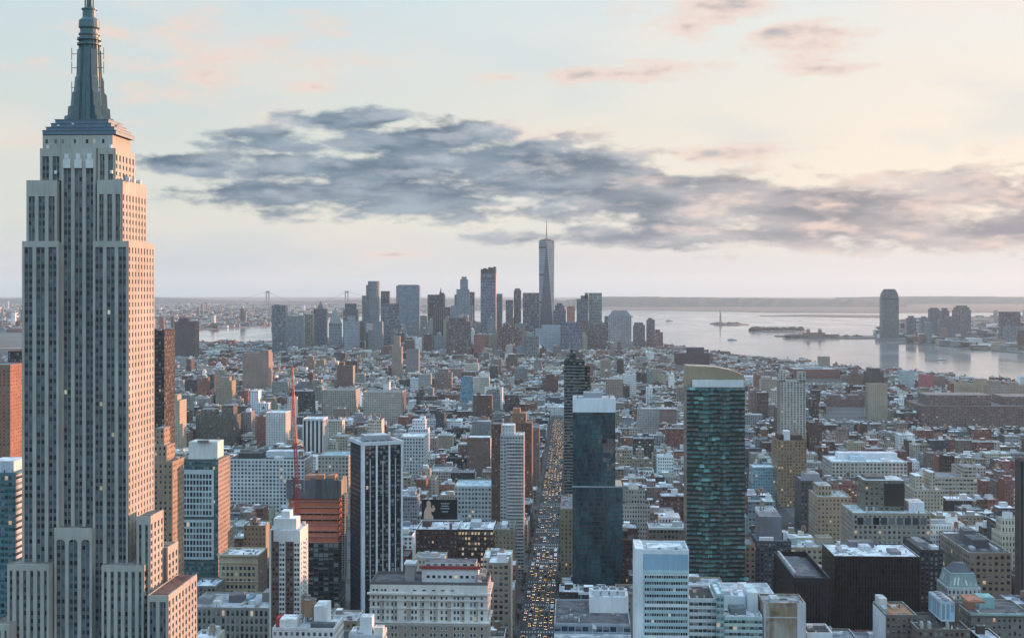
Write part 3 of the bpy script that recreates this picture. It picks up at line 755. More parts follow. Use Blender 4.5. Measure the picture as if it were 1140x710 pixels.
q = MB(); q.box(-w_ * .40, w_ * .40, -.6, -.01, h_ - 43.5, h_ - 8, plain((.48, .53, .53))); q.box(-w_ * .40, w_ * .40, -.6, -.01, h_ - 76, h_ - 46, plain((.48, .53, .53))); q.build('stone_panel', rt)
for k in range(3):
    q = MB(); q.cyl(w_ * (.02 + .09 * k), 6.2, h_ + 12.3, h_ + 13.6, 1.6, 1.6, 10, (.2, .2, .2)); q.build('cooling_fan', rt)
tower('office_building', 'wide white gridded loft building right of the green-grey gridded tower', 'white gridded loft building', 'loft building', 252, 339, 511, 1420, 45, sty((.62, .64, .63), (.05, .065, .07), bay=4.0, fl=4.1, wf=.62, hf=.6), roof=TAR, ybot=566, side=sty((.42, .40, .37)),
      extras=[wtop('bulkhead', .1, .4, .4, .8, 5, (.07, .075, .08)), wtop('bulkhead', .45, .9, .5, .9, 7, (.55, .57, .6)), wtop('air_handler', .6, .7, .1, .3, 3), ('water_tank', 2.6, .92, .3, 4.2, None, 0, 'tank')])
def be_wins(w, d, h): return grid('N', 0, -w / 2 + 1.6, w / 2 - 1.6, 4, h - 6.0, 8, 9, 1.9, 2.5) + grid('W', w / 2, 2, d - 2, 4, h - 4.5, 5, 8, 1.6, 2.3)
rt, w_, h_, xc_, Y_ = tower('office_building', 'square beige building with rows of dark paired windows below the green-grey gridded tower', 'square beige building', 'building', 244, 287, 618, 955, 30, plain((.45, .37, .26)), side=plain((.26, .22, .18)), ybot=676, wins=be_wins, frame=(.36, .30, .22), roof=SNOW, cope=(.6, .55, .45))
q = MB()
for z in (h_ - 5.2, h_ - 19.0): q.box(-w_ / 2 - .4, w_ / 2 + .4, -.7, -.01, z - .4, z + .3, plain((.52, .45, .34)), bottom=True)
q.box(-w_ / 2 - .9, w_ / 2 + .9, -1.3, -.02, h_ - .5, h_ + .7, plain((.52, .46, .36)), bottom=True); q.build('cornice', rt)
tower('office_building', 'long low grey stone block with snowy roof clutter at the bottom left', 'long low grey block', 'building', 209, 304, 676, 860, 44, sty((.32, .31, .28), (.04, .05, .05), bay=3.2, fl=5.2, wf=.55, hf=.7), roof=(.40, .43, .46), ybot=712,
      extras=[wtop('bulkhead', .05, .2, .3, .6, 4, (.3, .33, .34)), wtop('bulkhead', .4, .55, .4, .7, 5, (.13, .14, .15)), wtop('air_handler', .25, .33, .2, .4, 3, (.6, .63, .66)), wtop('air_handler', .65, .72, .3, .4, 2.5, (.55, .6, .63)), wtop('bulkhead', .78, .92, .5, .8, 6, (.22, .20, .18)), wtop('skylight', .58, .64, .5, .85, 2, (.2, .3, .34))])
tower('commercial_building', 'low dark shed roof with a pale blue top behind the long low grey block', 'pale blue low roof', 'building', 212, 240, 652, 930, 26, sty((.2, .2, .19)), roof=(.55, .62, .68), ybot=672)

# brown and white apartment tower, with bays and balconies
def apt_tower():
    d = 806.0; x0, x1 = Xat(303, d), Xat(337, d); Y = world(320, d)[1]; w = x1 - x0; h = Zat(590, d); dp = 24.0
    root = empty('apartment_building', ((x0 + x1) / 2, Y, .1), 'slim apartment tower of white bays and brown brick stripes in front of the red crane', 'apartment tower')
    B = (.15, .085, .07); Wt = (.58, .59, .58); m = MB(); wn = []
    m.box(-w / 2, w / 2, 0, dp, 0, h, plain(B), top=(.45, .47, .49), side=plain(Wt))
    for a, b in ((-.5, -.44), (-.18, .02), (.30, .5)): m.box(w * a, w * b, -.6, -.01, 0, h, plain(Wt))
    for zt in (h - 7, ): m.box(-w * .36 + .01, w * .36 - .01, -.5, -.02, zt, h - .01, plain(Wt))
    m.build('wall', root)
    fl = 3.05; n = int(h / fl) - 3
    for j in range(n):
        z = h - 9.0 - fl * j
        for a, ww in ((-.36, 1.3), (-.26, 1.3), (.11, 1.3), (.21, 1.3)): wn.append(('N', (w * a, 0, z), ww, 1.5))
        for a, ww in ((-.13, 1.3), (-.04, 1.3), (.35, 1.3), (.44, 1.3)): wn.append(('N', (w * a, -.6, z), ww, 1.6))
        for yy in (4, 9, 19): wn.append(('W', (w / 2, yy, z), 1.6, 1.6))
    windows(root, wn, None, .015)
    for j in range(n):
        z = h - 10.6 - fl * j; q = MB(); q.box(w / 2 + .01, w / 2 + 1.5, 11.5, 16.5, z, z + .25, plain(Wt), bottom=True); q.box(w / 2 + 1.38, w / 2 + 1.5, 11.5, 16.5, z + .25, z + 1.2, plain((.45, .46, .47))); q.build('balcony', root)
    q = MB(); q.box(-w * .40, w * .34, 3, 15, h, h + 6.5, plain(Wt), top=SNOW); q.box(-w * .16, w * .12, 4, 13, h + 6.51, h + 11, plain((.66, .67, .67)), top=SNOW); q.build('penthouse', root)
    for x in (-.3, .2, .42):
        q = MB(); q.box(w * x - 1, w * x + 1, 17, 19, h, h + 2.2, plain((.5, .5, .5))); q.build('air_handler', root)
    reserve(x0, x1 + 2, Y - 1, Y + dp, h); protect(302, 570, 348, 692, d); note('brown and white apartment tower', 324, 640)
apt_tower()

# the tower under construction, with its netting and formwork, and the crane in front of it
def construction():
    d = 985.0; Y = world(350, d)[1]; x0, x1 = Xat(321, Y), Xat(377, Y); w = x1 - x0; dp = 30.0
    zt, zr, zf = Zat(532, d), Zat(552, d), Zat(604, d)
    root = empty('construction_building', ((x0 + x1) / 2, Y, .1), 'unfinished tower of bare orange floors above dark netting, formwork on top', 'construction site')
    m = MB(); m.box(-w / 2, w / 2, 0, dp, 0, zf, sty((.05, .06, .06), (.02, .025, .03), bay=4, fl=3.6, wf=.85, hf=.75, lit=0)); m.build('netted_facade', root)
    nf = 8; fh = (zr - zf) / nf
    for j in range(nf + 1):
        q = MB(); z = zf + fh * j; q.box(-w / 2 - .4, w / 2 + .4, -.4, dp + .4, z + .002, z + .55, plain((.45, .25, .20)), bottom=True); q.build('floor_slab', root)
    for j in range(nf):
        z = zf + fh * j
        for i in range(7):
            for yy in (1.2, 15, 28):
                if yy > 2 and i < 6: continue
                q = MB(); x = -w / 2 + 1 + (w - 2) * i / 6; q.box(x - .45, x + .45, yy - .45, yy + .45, z + .56, z + fh, plain((.40, .22, .17))); q.build('column', root)
        q = MB(); rnd = random.Random(j); q.box(-w / 2 + .6, w / 2 - .6, .2, .3, z + .56, z + .56 + fh * rnd.uniform(.5, .85), plain(jit((.56, .17, .11), .2))); q.box(w / 2 - .3, w / 2 - .2, .6, dp - .6, z + .56, z + .56 + fh * .5, plain((.60, .19, .10))); q.build('safety_net', root)
        q = MB(); q.box(-w / 2 + 5, w / 2 - 6, 8, 20, z + .56, z + fh, plain((.22, .13, .11))); q.build('core_wall', root)
    q = MB()
    for i in range(9):
        a = -w / 2 - 1.2 + (w + 2.4) * i / 9; b = a + (w + 2.4) / 9 - .35; hh = random.uniform(-2, 1.6); q.box(a, b, -1.2, -.7, zr - 2, zt + hh, plain(jit((.12, .125, .13), .25)))
    for i in range(5): a = -1.2 + 6.4 * i; q.box(w / 2 + .7, w / 2 + 1.2, a, a + 5.9, zr - 2, zt + random.uniform(-3, .5), plain(jit((.30, .29, .28), .25)))
    q.build('formwork', root)
    q = MB()
    for a, b in ((-.2, .15), (.25, .4)): q.box(w * a, w * b, 6, 16, zr + .6, zt + 1.2, plain((.5, .25, .16)))
    q.build('formwork', root)
    for s_ in (-1, 1):
        q = MB(); q.box(w / 2 + 1.3, w / 2 + 3.4, 13 + 4 * s_ - 1.4, 13 + 4 * s_ + 1.4, zf - 30, zr, sty((.5, .5, .5), (.05, .05, .05), bay=2.8, fl=1.8, wf=.7, hf=.7)); q.build('hoist_mast', root)
    reserve(x0 - 1, x1 + 4, Y - 3, Y + dp, zt); protect(320, 528, 386, 692, d); note('unfinished orange tower', 350, 590)
    # crane
    cd = 948.0; cx, cyy = world(331, cd); root = empty('tower_crane', (cx, cyy, .1), 'tall red lattice crane mast with its boom raised upright beside the unfinished tower', 'crane')
    def lattice(name, p0, p1, w0, w1, n, col, ww):
        m = MB(); from mathutils import Vector
        P0, P1 = Vector(p0), Vector(p1)
        for k in range(n):
            a, b = P0.lerp(P1, k / n), P0.lerp(P1, (k + 1) / n); wa, wb = w0 + (w1 - w0) * k / n, w0 + (w1 - w0) * (k + 1) / n
            ca = [a + Vector((sx * wa, sy * wa, 0)) for sx, sy in ((-1, -1), (1, -1), (1, 1), (-1, 1))]; cb_ = [b + Vector((sx * wb, sy * wb, 0)) for sx, sy in ((-1, -1), (1, -1), (1, 1), (-1, 1))]
            for i in range(4): m.bar(ca[i], cb_[i], ww); m.bar(ca[i], cb_[(i + 1) % 4] if k % 2 else cb_[i - 1], ww * .7); m.bar(ca[i], ca[(i + 1) % 4], ww * .7)
        return m.build(name, root, mats=[M['red']])
    zm = Zat(545, cd)
    lattice('mast', (0, 0, 0), (0, 0, zm), 1.1, 1.1, 30, 0, .34)
    q = MB(); q.cyl(0, 0, zm, zm + 1.6, 1.9, 1.9, 12); q.build('slewing_ring', root, mats=[M['red']])
    q = MB(); q.box(-1.2, 1.2, -1.4, 6.5, zm + 1.61, zm + 3.2, plain((.5, .5, .5))); q.box(-1.6, 1.6, 4.5, 6.4, zm - .6, zm + 1.55, plain((.35, .35, .36))); q.build('counter_jib', root)
    q = MB(); q.box(1.3, 2.9, -2.2, -.3, zm + 1.7, zm + 4.2, sty((.6, .62, .62), (.05, .08, .1), bay=1.5, fl=2.4, wf=.8, hf=.5)); q.build('cab', root)
    lattice('boom', (0, -1.2, zm + 2), (-2.3, -7, Zat(408, cd)), 1.15, .5, 34, 0, .30)
    q = MB(); q.bar((0, 5, zm + 3), (0, 3, zm + 12), .35); q.bar((0, 3, zm + 12), (-2.2, -7, Zat(410, cd)), .12); q.build('stay', root, mats=[M['red']])
    reserve(cx - 2, cx + 2, cyy - 2, cyy + 2, Zat(408, cd))
construction()

# white bottom-left building with cedar tanks
rt, w_, h_, xc_, Y_ = tower('office_building', 'low white building with a big cedar water tank at the bottom edge, below apartment tower', 'low white building with cedar tank', 'building', 303, 372, 699, 715, 30, sty((.62, .64, .64), (.05, .07, .08), bay=3, fl=4, wf=.5, hf=.5), roof=(.5, .53, .56), ybot=712,
      extras=[wtop('bulkhead', .1, .36, .1, .5, 5, (.66, .67, .68)), wtop('bulkhead', .62, .82, .3, .8, 11, (.62, .66, .69)), wtop('bulkhead', .6, .98, .1, .25, 3.0, (.10, .12, .13)), ('water_tank', 3.5, .52, .55, 9.5, None, 0, 'tank'), ('water_tank', 2.9, .40, .78, 10, None, 0, 'tank'), wtop('ventilator', .02, .09, .2, .5, 5, (.42, .05, .05))])
tower('office_building', 'small white rooftop tower at bottom edge, right of the low white building with cedar tank', 'small white rooftop', 'building', 388, 426, 706, 690, 16, sty((.5, .54, .55), (.05, .2, .22), bay=4, fl=4, wf=.7, hf=.5), roof=(.5, .53, .55), ybot=712,
      extras=[wtop('bulkhead', .3, .66, .2, .7, 9.5, (.62, .66, .69)), wtop('bulkhead', .72, .98, .2, .6, 4, (.58, .54, .48)), wtop('air_handler', .05, .2, .2, .5, 2)])

# dark tower with white fins, turned to the diagonal street
def finned():
    d = 960.0; Y = world(420, d)[1]; rot = radians(25); h = Zat(493, d); x0 = Xat(404, Y); root = empty('office_building', (x0, Y, .1), 'black glass tower with tall white vertical fins and a pale roof edge', 'office tower', None, rot)
    w = 30.5; dp = 35.0; DK = sty((.022, .028, .034), (.015, .022, .028), bay=2.2, fl=3.6, wf=.8, hf=.7, lit=.004)
    m = MB(); m.box(0, w, 0, dp, 0, h - 2.2, DK, top=(.26, .27, .29), side=sty((.022, .034, .045), (.02, .03, .04), bay=3, fl=3.6, wf=.3, hf=.5, lit=.0)); m.build('wall', root)
    for i in range(4):
        q = MB(); a = (w - 1.3) * i / 3; q.box(a, a + 1.3, -1.0, -.01, 0, h - 2.2, plain((.62, .66, .69))); q.build('fin', root)
        if i < 3:
            for k in (1, ): b = a + (w - 1.3) / 3 * .5 + .6; q = MB(); q.box(b - .28, b + .28, -.7, -.01, 0, h - 12 - (i % 2) * 2, plain((.46, .50, .53))); q.build('fin', root)
    q = MB(); q.box(-1.0, -.01, -1.0, 2.4, 0, h - 2.2, plain((.58, .62, .66))); q.build('fin', root)
    q = MB()
    for (a, b, c, e) in ((-1.2, w + .6, -1.2, .8), (-1.2, w + .6, dp - 1.2, dp + .6), (-1.2, .4, .81, dp - 1.21), (w - 1.2, w + .6, .81, dp - 1.21)): q.box(a, b, c, e, h - 2.19, h + .4, plain((.56, .60, .63)), bottom=True)
    q.build('roof_edge', root)
    q = MB(); q.box(5, 24, 9, 24, h - 2.19, h + 4, plain((.34, .37, .40)), top=(.5, .53, .57)); q.build('penthouse', root)
    for k in range(4):
        q = MB(); q.box(3 + 6 * k, 6 + 6 * k, 4, 7, h - 2.19, h + .9, plain((.12, .13, .14))); q.build('air_handler', root)
    reserve(x0 - 16, x0 + 29, Y - 1, Y + 45, h); protect(386, 468, 449, 632, d); note('black tower with white fins', 420, 560)
finned()

# grand white hotel-like block with cornice
def hotel():
    d = 770.0; Y = world(480, d)[1]; x0, x1 = Xat(412, Y), Xat(543, Y); w = x1 - x0; h = Zat(651, d); dp = 30.0; C = (.60, .59, .55); Bk = (.36, .32, .27)
    root = empty('hotel_building', ((x0 + x1) / 2, Y, .1), 'ornate white stone block with many small windows, bold cornices and a red-edged rooftop storey', 'hotel')
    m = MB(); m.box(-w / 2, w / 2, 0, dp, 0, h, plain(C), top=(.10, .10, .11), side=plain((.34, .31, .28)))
    m.box(-w / 2 + .02, w / 2 - .02, -.05, -.004, 0, h - 24, plain((.30, .26, .215)))
    for i in range(8):
        a = -w / 2 + 7.0 + (w - 14) * i / 7
        m.box(a - 1.3, a + 1.3, -.05, -.004, h - 22, h - 9.6, plain(Bk))
    m.build('wall', root)
    wn = []
    rows = [(h - 3.2, 1.3, 1.3, 'top'), (h - 7.6, 1.2, 1.6, 'n'), (h - 11.4, 1.3, 2.3, 'n'), (h - 16, 1.3, 2.1, 'n'), (h - 19.6, 1.3, 2.1, 'n'), (h - 25.5, 1.3, 2.0, 'n'), (h - 29.5, 1.3, 2.0, 'n'), (h - 33.5, 1.3, 2.0, 'n'), (h - 37.5, 1.3, 2.0, 'n'), (h - 41.5, 1.3, 2.0, 'n')]
    offs = [-.47, -.43, -.39, -.35, -.31, -.28, -.20, -.14, -.11, -.05, .02, .05, .11, .15, .22, .25, .29, .36, .39, .45]
    for z, ww, hh, k in rows:
        for o_ in (offs if k == 'n' else (-.47, -.44, -.40, -.37, -.30, -.27, -.12, -.04, .04, .12, .20)):
            wn.append(('N', (w * o_, -.06 if z < h - 9.6 else 0, z), ww * (1.6 if k == 'top' and o_ > -.2 else 1), hh * (.6 if k == 'top' and o_ > -.2 else 1)))
        for i in range(7): wn.append(('W', (w / 2, 2.5 + 4 * i, z), 1.2, hh))
    windows(root, wn, (.66, .65, .62), .02)
    for z, p, t in ((h - 5.6, 1.5, 1.1), (h - 9.3, .7, .6), (h - 14, .5, .4), (h - 22.4, 1.2, .8)):
        q = MB(); q.box(-w / 2 - p, w / 2 + p, -p - .05, -.06, z, z + t, plain((.66, .65, .62)), bottom=True); q.box(w / 2 + .01, w / 2 + p, -.05, dp, z, z + t, plain((.62, .6, .57)), bottom=True); q.build('cornice', root)
    q = MB()
    for i in range(46): a = -w / 2 + w * (i + .5) / 46; q.box(a - .3, a + .3, -1.1, -.06, h - 6.4, h - 5.62, plain((.55, .54, .5)))
    q.build('bracket_row', root)
    q = MB(); q.parapet(-w / 2, w / 2, 0, dp, h, 1.6, .7, (.13, .12, .12), (.10, .10, .11)); q.build('parapet', root)
    q = MB(); q.box(-w * .07, w * .41, 7, 22, h, h + 8.0, plain((.58, .59, .60)), top=(.12, .12, .12)); q.build('rooftop_storey', root)
    q = MB()
    for zz in (h + 8.01,): q.box(-w * .09, w * .43, 6.2, 8.4, zz, zz + 1.7, plain((.26, .055, .055)), bottom=True)
    q.build('red_eave', root)
    q = MB(); q.box(-w * .05, w * .39, 9, 21, h + 8.02, h + 11.5, sty((.50, .52, .53), (.03, .04, .05), bay=4.5, fl=3.4, wf=.55, hf=.55), top=(.14, .14, .15)); q.build('rooftop_storey', root)
    q = MB(); q.box(-w * .22, -w * .14, 10, 20, h, h + 9.5, plain((.30, .29, .28)), top=(.5, .52, .54)); q.box(-w * .23, -w * .13, 9.4, 20.6, h + 9.51, h + 10.6, plain((.52, .53, .54)), bottom=True); q.build('bulkhead', root)
    wn2 = [('N', (-w * .04 + w * .43 * (i + .5) / 9, 6.98, h + 3.4), 1.8, 1.7) for i in range(9)]; windows(root, wn2, None, .05)
    rnd = random.Random(3)
    for k in range(9):
        q = MB(); a = w * rnd.uniform(.40, .47); b = 3 + 24 * rnd.random(); s_ = rnd.uniform(.6, 1.3); q.box(a - s_, a + s_, b - s_, b + s_, h + .01 * k, h + rnd.uniform(1.5, 5), plain(rnd.choice([(.5, .5, .48), (.3, .3, .3), (.55, .5, .42)]))); q.build('chimney', root)
    reserve(x0, x1, Y - 2, Y + dp, h + 11); protect(410, 616, 548, 712, d); note('ornate white block', 480, 672)
hotel()

# dark masonry row with snowy parapets; billboard; church spire
tower('commercial_building', 'dark brown brick block with snowy parapet behind the ornate white block', 'dark brown brick block', 'building', 463, 509, 589, 1040, 40, sty((.075, .05, .045), (.03, .03, .035), bay=3, fl=3.6, wf=.4, hf=.5, lit=.01), roof=SNOW, ybot=622, cope=SNOW, extras=[wtop('bulkhead', .1, .3, .4, .8, 4, (.1, .08, .07)), wtop('chimney', .8, .86, .1, .2, 5, (.2, .12, .1))])
tower('commercial_building', 'dark brown brick block with two rows of yellow lit windows', 'brown block with lit windows', 'building', 510, 549, 589, 1042, 40, sty((.075, .05, .045), (.03, .03, .035), bay=2.6, fl=4.2, wf=.62, hf=.5, lit=.45), roof=SNOW, ybot=622, cope=SNOW, extras=[wtop('bulkhead', .3, .6, .3, .8, 4, (.4, .42, .44)), wtop('air_handler', .7, .8, .2, .4, 2.4)])
tower('commercial_building', 'low olive-tan corner building beside the avenue, below the concrete apartment slab', 'olive corner building', 'building', 551, 572, 589, 1044, 36, sty((.26, .23, .16), (.05, .05, .045), bay=3, fl=3.7, wf=.3, hf=.4), roof=GREY, ybot=622, extras=[wtop('bulkhead', .3, .6, .3, .8, 3)])
def billboard():
    d = 1052.0; x, y = world(488, d); y += 4; z0 = 56.9
    root = empty('billboard', (x, y, z0), 'black billboard with a pale figure and white lines on the roof of dark brown block', 'billboard')
    q = MB(); q.box(-14, 15, 0, .8, 3.5, 19.5, plain((.018, .02, .022))); q.build('panel', root)
    q = MB()
    q.face([(x_, -.06, z_) for x_, z_ in ((-12.4, 3.7), (-4.2, 3.7), (-4.6, 6), (-6.2, 8), (-6, 10), (-4.2, 9.4), (-2.8, 12), (-4.4, 15.2), (-5.4, 14.6), (-5, 12.2), (-6.4, 13), (-6.6, 15), (-6.4, 17), (-7.6, 18.6), (-9.4, 18.4), (-10.2, 16.6), (-9.6, 14.6), (-10.6, 13), (-12, 9.5))], wc=(.60, .43, .33))
    q.build('printed_figure', root)
    q = MB()
    for zz, ww in ((16, 7), (14, 6), (12, 7.5), (9.4, 5)): q.box(5 - ww / 2, 5 + ww / 2, -.1, -.01, zz, zz + .8, plain((.32, .36, .38)))
    q.build('printed_lines', root)
    q = MB(); q.box(-15, 17, -1.6, -.2, 2.7, 3.4, plain((.5, .52, .53)), bottom=True); q.build('catwalk', root)
    for a in (-12, -4, 4, 12):
        q = MB(); q.box(a - .3, a + .3, .1, .7, 0, 3.5, plain((.1, .1, .1))); q.build('post', root)
billboard()
def church():
    d = 1210.0; x, y = world(507, d); root = empty('church', (x, y, .1), 'small church with a slim grey-blue spire right of the black billboard', 'church')
    st = plain((.24, .24, .24)); zt = Zat(560, d); zs = Zat(583, d)
    q = MB(); q.box(-4, 4, 0, 8, 0, zs, sty((.22, .21, .2), wf=.3, hf=.5)); q.build('bell_tower', root)
    q = MB(); q.cyl(0, 4, zs, zt, 4.6, .15, 8, (.30, .38, .43), False); q.build('spire', root)
    q = MB(); q.box(-9, 9, 8.01, 40, 0, 22, sty((.22, .2, .18), wf=.3, hf=.6), top=False); q.face([(-9, 8.01, 22), (0, 8.01, 33), (0, 40, 33), (-9, 40, 22)], wc=(.2, .24, .27)); q.face([(0, 8.01, 33), (9, 8.01, 22), (9, 40, 22), (0, 40, 33)], wc=(.2, .24, .27)); q.face([(-9, 8.01, 22), (9, 8.01, 22), (0, 8.01, 33)], wc=(.22, .2, .18)); q.build('nave', root)
    reserve(x - 9, x + 9, y, y + 40, zt); note('spired church', 507, 575)
church()

# apartment towers left of the avenue
def balcony_rows(root, x0, x1, y, z0, z1, n, col, proud=1.4, name='balcony', gap=0):
    for j in range(n):
        z = z0 + (z1 - z0) * j / n; q = MB()
        q.box(x0, x1, y - proud, y - .01, z, z + .3, plain(col), bottom=True); q.box(x0, x1, y - proud, y - proud + .12, z + .3, z + 1.15, plain(col)); q.build(name, root)
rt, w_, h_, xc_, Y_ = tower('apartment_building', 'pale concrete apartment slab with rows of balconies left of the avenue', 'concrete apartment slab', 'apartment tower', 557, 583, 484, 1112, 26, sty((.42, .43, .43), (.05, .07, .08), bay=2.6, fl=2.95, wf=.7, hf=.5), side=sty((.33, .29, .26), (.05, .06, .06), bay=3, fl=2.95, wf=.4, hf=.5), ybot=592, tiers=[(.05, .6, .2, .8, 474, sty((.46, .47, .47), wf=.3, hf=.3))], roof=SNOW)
balcony_rows(rt, -w_ * .22, w_ * .5, -.02, 8, h_ - 4, 38, (.50, .52, .53))
tower('apartment_building', 'dark brown brick tower on the left flank of the concrete apartment slab', 'dark brown brick flank tower', 'apartment tower', 547, 558, 472, 1180, 30, sty((.12, .075, .06), wf=.35, hf=.45), ybot=590)
tower('apartment_building', 'red-brown brick tower with an orange stepped top behind the concrete apartment slab', 'red-brown stepped tower', 'apartment tower', 565, 592, 471, 1430, 40, sty((.20, .105, .075), (.04, .04, .045), bay=3, fl=3, wf=.4, hf=.45), ybot=560, tiers=[(.1, .75, .2, .8, 461, sty((.30, .19, .13), wf=.3, hf=.4)), (.2, .5, .3, .7, 456, sty((.42, .22, .13), wf=.01, hf=.01))], roof=(.3, .2, .16))
tower('apartment_building', 'narrow rose-brown brick tower at the avenue edge behind the red-brown stepped tower', 'narrow rose-brown tower', 'apartment tower', 586, 600, 476, 1620, 45, sty((.21, .14, .12), (.05, .05, .055), bay=3, fl=3, wf=.4, hf=.45), ybot=545)

# right side of the avenue
rt, w_, h_, xc_, Y_ = tower('apartment_building', 'slim black residential tower with pale balcony lines behind the blue glass tower', 'slim black tower', 'apartment tower', 628, 651, 402, 1380, 30, sty((.018, .028, .03), (.015, .03, .033), bay=3, fl=3.1, wf=.9, hf=.7, lit=.003), ybot=545, tiers=[(.12, .55, .1, .8, 393, None), (.3, .42, .2, .5, 389, None)])
balcony_rows(rt, -w_ / 2, w_ / 2, -.02, 30, h_ - 3, 42, (.16, .19, .20), 1.2)
q = MB(); q.box(w_ / 2 + .01, w_ / 2 + 5.5, 4, 28, 0, Zat(408, 1380), sty((.02, .03, .033), (.015, .03, .033), bay=3, fl=3.1, wf=.9, hf=.7, lit=.003)); q.build('wing', rt)
def glass_tower():
    d = 985.0; Y = world(665, d)[1]; x0, x1, x2 = Xat(638, Y), Xat(685, Y), Xat(693, Y); h = Zat(459, d); zs = Zat(541, d); dp = 32.0
    root = empty('glass_tower', (x0, Y, .1), 'blue-black reflective glass tower with a white crown band, right of the avenue', 'glass tower')
    G = dict(plain((.1, .1, .1)), metric=True); q = MB(); q.box(0, x1 - x0, 0, dp, zs, h, G, top=(.3, .3, .3)); q.box(-.5, x2 - x0, -1.2, dp + 1, 0, zs, G, top=(.28, .3, .32)); q.build('glass_wall', root, mats=[M['glassA']])
    q = MB(); q.box(-.3, x1 - x0 + .3, -.4, dp + .3, h + .01, Zat(444, d), plain((.62, .67, .70)), top=(.4, .42, .44)); q.build('crown_band', root)
    q = MB(); q.box(8, 22, 8, 22, Zat(444, d), Zat(444, d) + 4, plain((.3, .32, .34))); q.build('bulkhead', root)
    for a in (3, 27):
        q = MB(); q.box(a, a + 1, 5, 6, Zat(444, d), Zat(444, d) + 3, plain((.3, .3, .3))); q.build('aerial', root)
    q = MB(); q.box(-.6, x2 - x0 + .1, -1.3, -1.21, zs - .8, zs + .2, plain((.3, .36, .40))); q.build('ledge', root)
    reserve(x0, x2, Y - 1, Y + dp, h + 9); protect(636, 440, 695, 660, d); note('blue-black glass tower', 665, 560)
glass_tower()
tower('office_building', 'narrow beige brick building between the avenue and the blue-black glass tower', 'narrow beige avenue building', 'building', 624, 637, 566, 1060, 70, sty((.30, .25, .17), (.05, .045, .04), bay=3, fl=3.6, wf=.4, hf=.5, lit=.03), roof=GREY, ybot=650)
rt, w_, h_, xc_, Y_ = tower('office_building', 'low roof deck building with blue glass band at the bottom, beside the avenue', 'low corner roof deck', 'building', 617, 702, 694, 780, 62, sty((.30, .36, .40), (.015, .04, .07), bay=4, fl=4, wf=.9, hf=.75), roof=(.105, .10, .11), ybot=712, cope=(.35, .37, .4))
q = MB(); q.box(-w_ * .03, w_ * .5, 30, 55, h_ - 1, h_ + 9, plain((.62, .65, .67)), top=(.55, .58, .6)); q.build('rooftop_storey', rt)
for k in range(4):
    q = MB(); a = w_ * (.02 + .115 * k); q.box(a, a + w_ * .09, 33, 46, h_ + 9, h_ + 12, plain((.50, .53, .55))); q.cyl(a + w_ * .045, 39, h_ + 12.01, h_ + 13, 1.8, 1.8, 12, (.2, .22, .23)); q.build('cooling_tower', rt)
for k in range(6):
    q = MB(); a = -w_ * .42 + w_ * .06 * k; q.box(a, a + 2, 12 + 3 * (k % 3), 14 + 3 * (k % 3), h_ - 1.1, h_ + .6, plain(jit((.3, .31, .33), .3))); q.build('air_handler', rt)
q = MB(); q.box(-w_ * .5, w_ * .5, -9, -.01, 0, h_ - 6, sty((.5, .52, .53), (.05, .06, .07), bay=3, fl=4, wf=.5, hf=.5), top=(.5, .52, .54)); q.build('terrace', rt)
q = MB(); q.box(-.1, .1, -5.1, -4.9, h_ - 6, h_ + 1.5, plain((.6, .6, .6))); q.face([(.1, -5, h_ - 1.6), (2.6, -4.6, h_ - 2.2), (2.2, -4.6, h_ - .2), (.1, -5, h_ + 1.4)], wc=(.7, .72, .73)); q.build('flag', rt)

# white office tower with ribbon windows
def white_office():
    d = 690.0; Y = world(740, d)[1]; xa, x0, x1 = Xat(707, Y), Xat(715.5, Y), Xat(767, Y); h = Zat(612, d); w = x1 - x0; dp = 26.0
    root = empty('office_building', ((x0 + x1) / 2, Y, .1), 'white office tower with aqua ribbon windows and a pale blue top panel', 'office tower'); Wt = (.62, .66, .68)
    m = MB(); m.box(-w / 2, w / 2, 0, dp, 0, h - 2, plain(Wt), top=(.55, .57, .6)); m.parapet(-w / 2, w / 2, 0, dp, h - 2, 2, .7, Wt, (.66, .68, .7)); m.box(xa - (x0 + x1) / 2, -w / 2 - .01, -.8, dp, 0, h + .6, plain((.66, .69, .71)), top=(.7, .72, .74)); m.build('wall', root)
    q = MB(); q.box(-w / 2 + .4, w / 2 - .4, -.25, -.01, h - 10.5, h - 2.2, plain((.27, .40, .50))); q.build('louvre_panel', root)
    q = MB(); q.box(-w / 2 + .4, w / 2 - .4, -.22, -.01, h - 12.6, h - 10.51, plain((.38, .55, .56))); q.build('louvre_panel', root)
    wn = []; fl = 3.35
    for j in range(20):
        z = h - 14.3 - fl * j
        q = MB(); q.box(-w / 2 + .5, w / 2 - .3, -.16, -.01, z - 2.5, z - .85, plain((.38, .52, .53) if j % 5 != 4 else (.66, .69, .71))); q.build('spandrel', root)
        for i in range(18): wn.append(('N', (-w / 2 + .9 + (w - 1.6) * (i + .5) / 18, 0, z), (w - 1.6) / 18 - .22, 1.45))
    windows(root, wn, None, .012)
    q = MB(); q.box(-w / 2 + 3, w / 2 - 3, 8, dp - 4, h - 1.99, h - .6, plain((.5, .52, .55)), top=(.66, .68, .7)); q.build('bulkhead', root)
    for a in (-4, 5):
        q = MB(); q.box(a, a + 1.6, 3, 4.6, h - 1.99, h + .4, plain((.2, .2, .2))); q.build('air_handler', root)
    reserve(xa, x1, Y - 1, Y + dp, h + 1); protect(705, 598, 768, 712, d); note('white office tower with ribbon windows', 737, 655)
white_office()
RIB = sty((.58, .63, .64), (.03, .07, .075), bay=2.4, fl=3.6, wf=.92, hf=.48, lit=.02)
tower('office_building', 'low white ribbon-window wing with black flat roof beside the white office tower', 'low white ribbon wing', 'office block', 767.5, 797, 666, 712, 34, RIB, roof=(.055, .052, .05), ybot=712, cope=(.66, .68, .69))
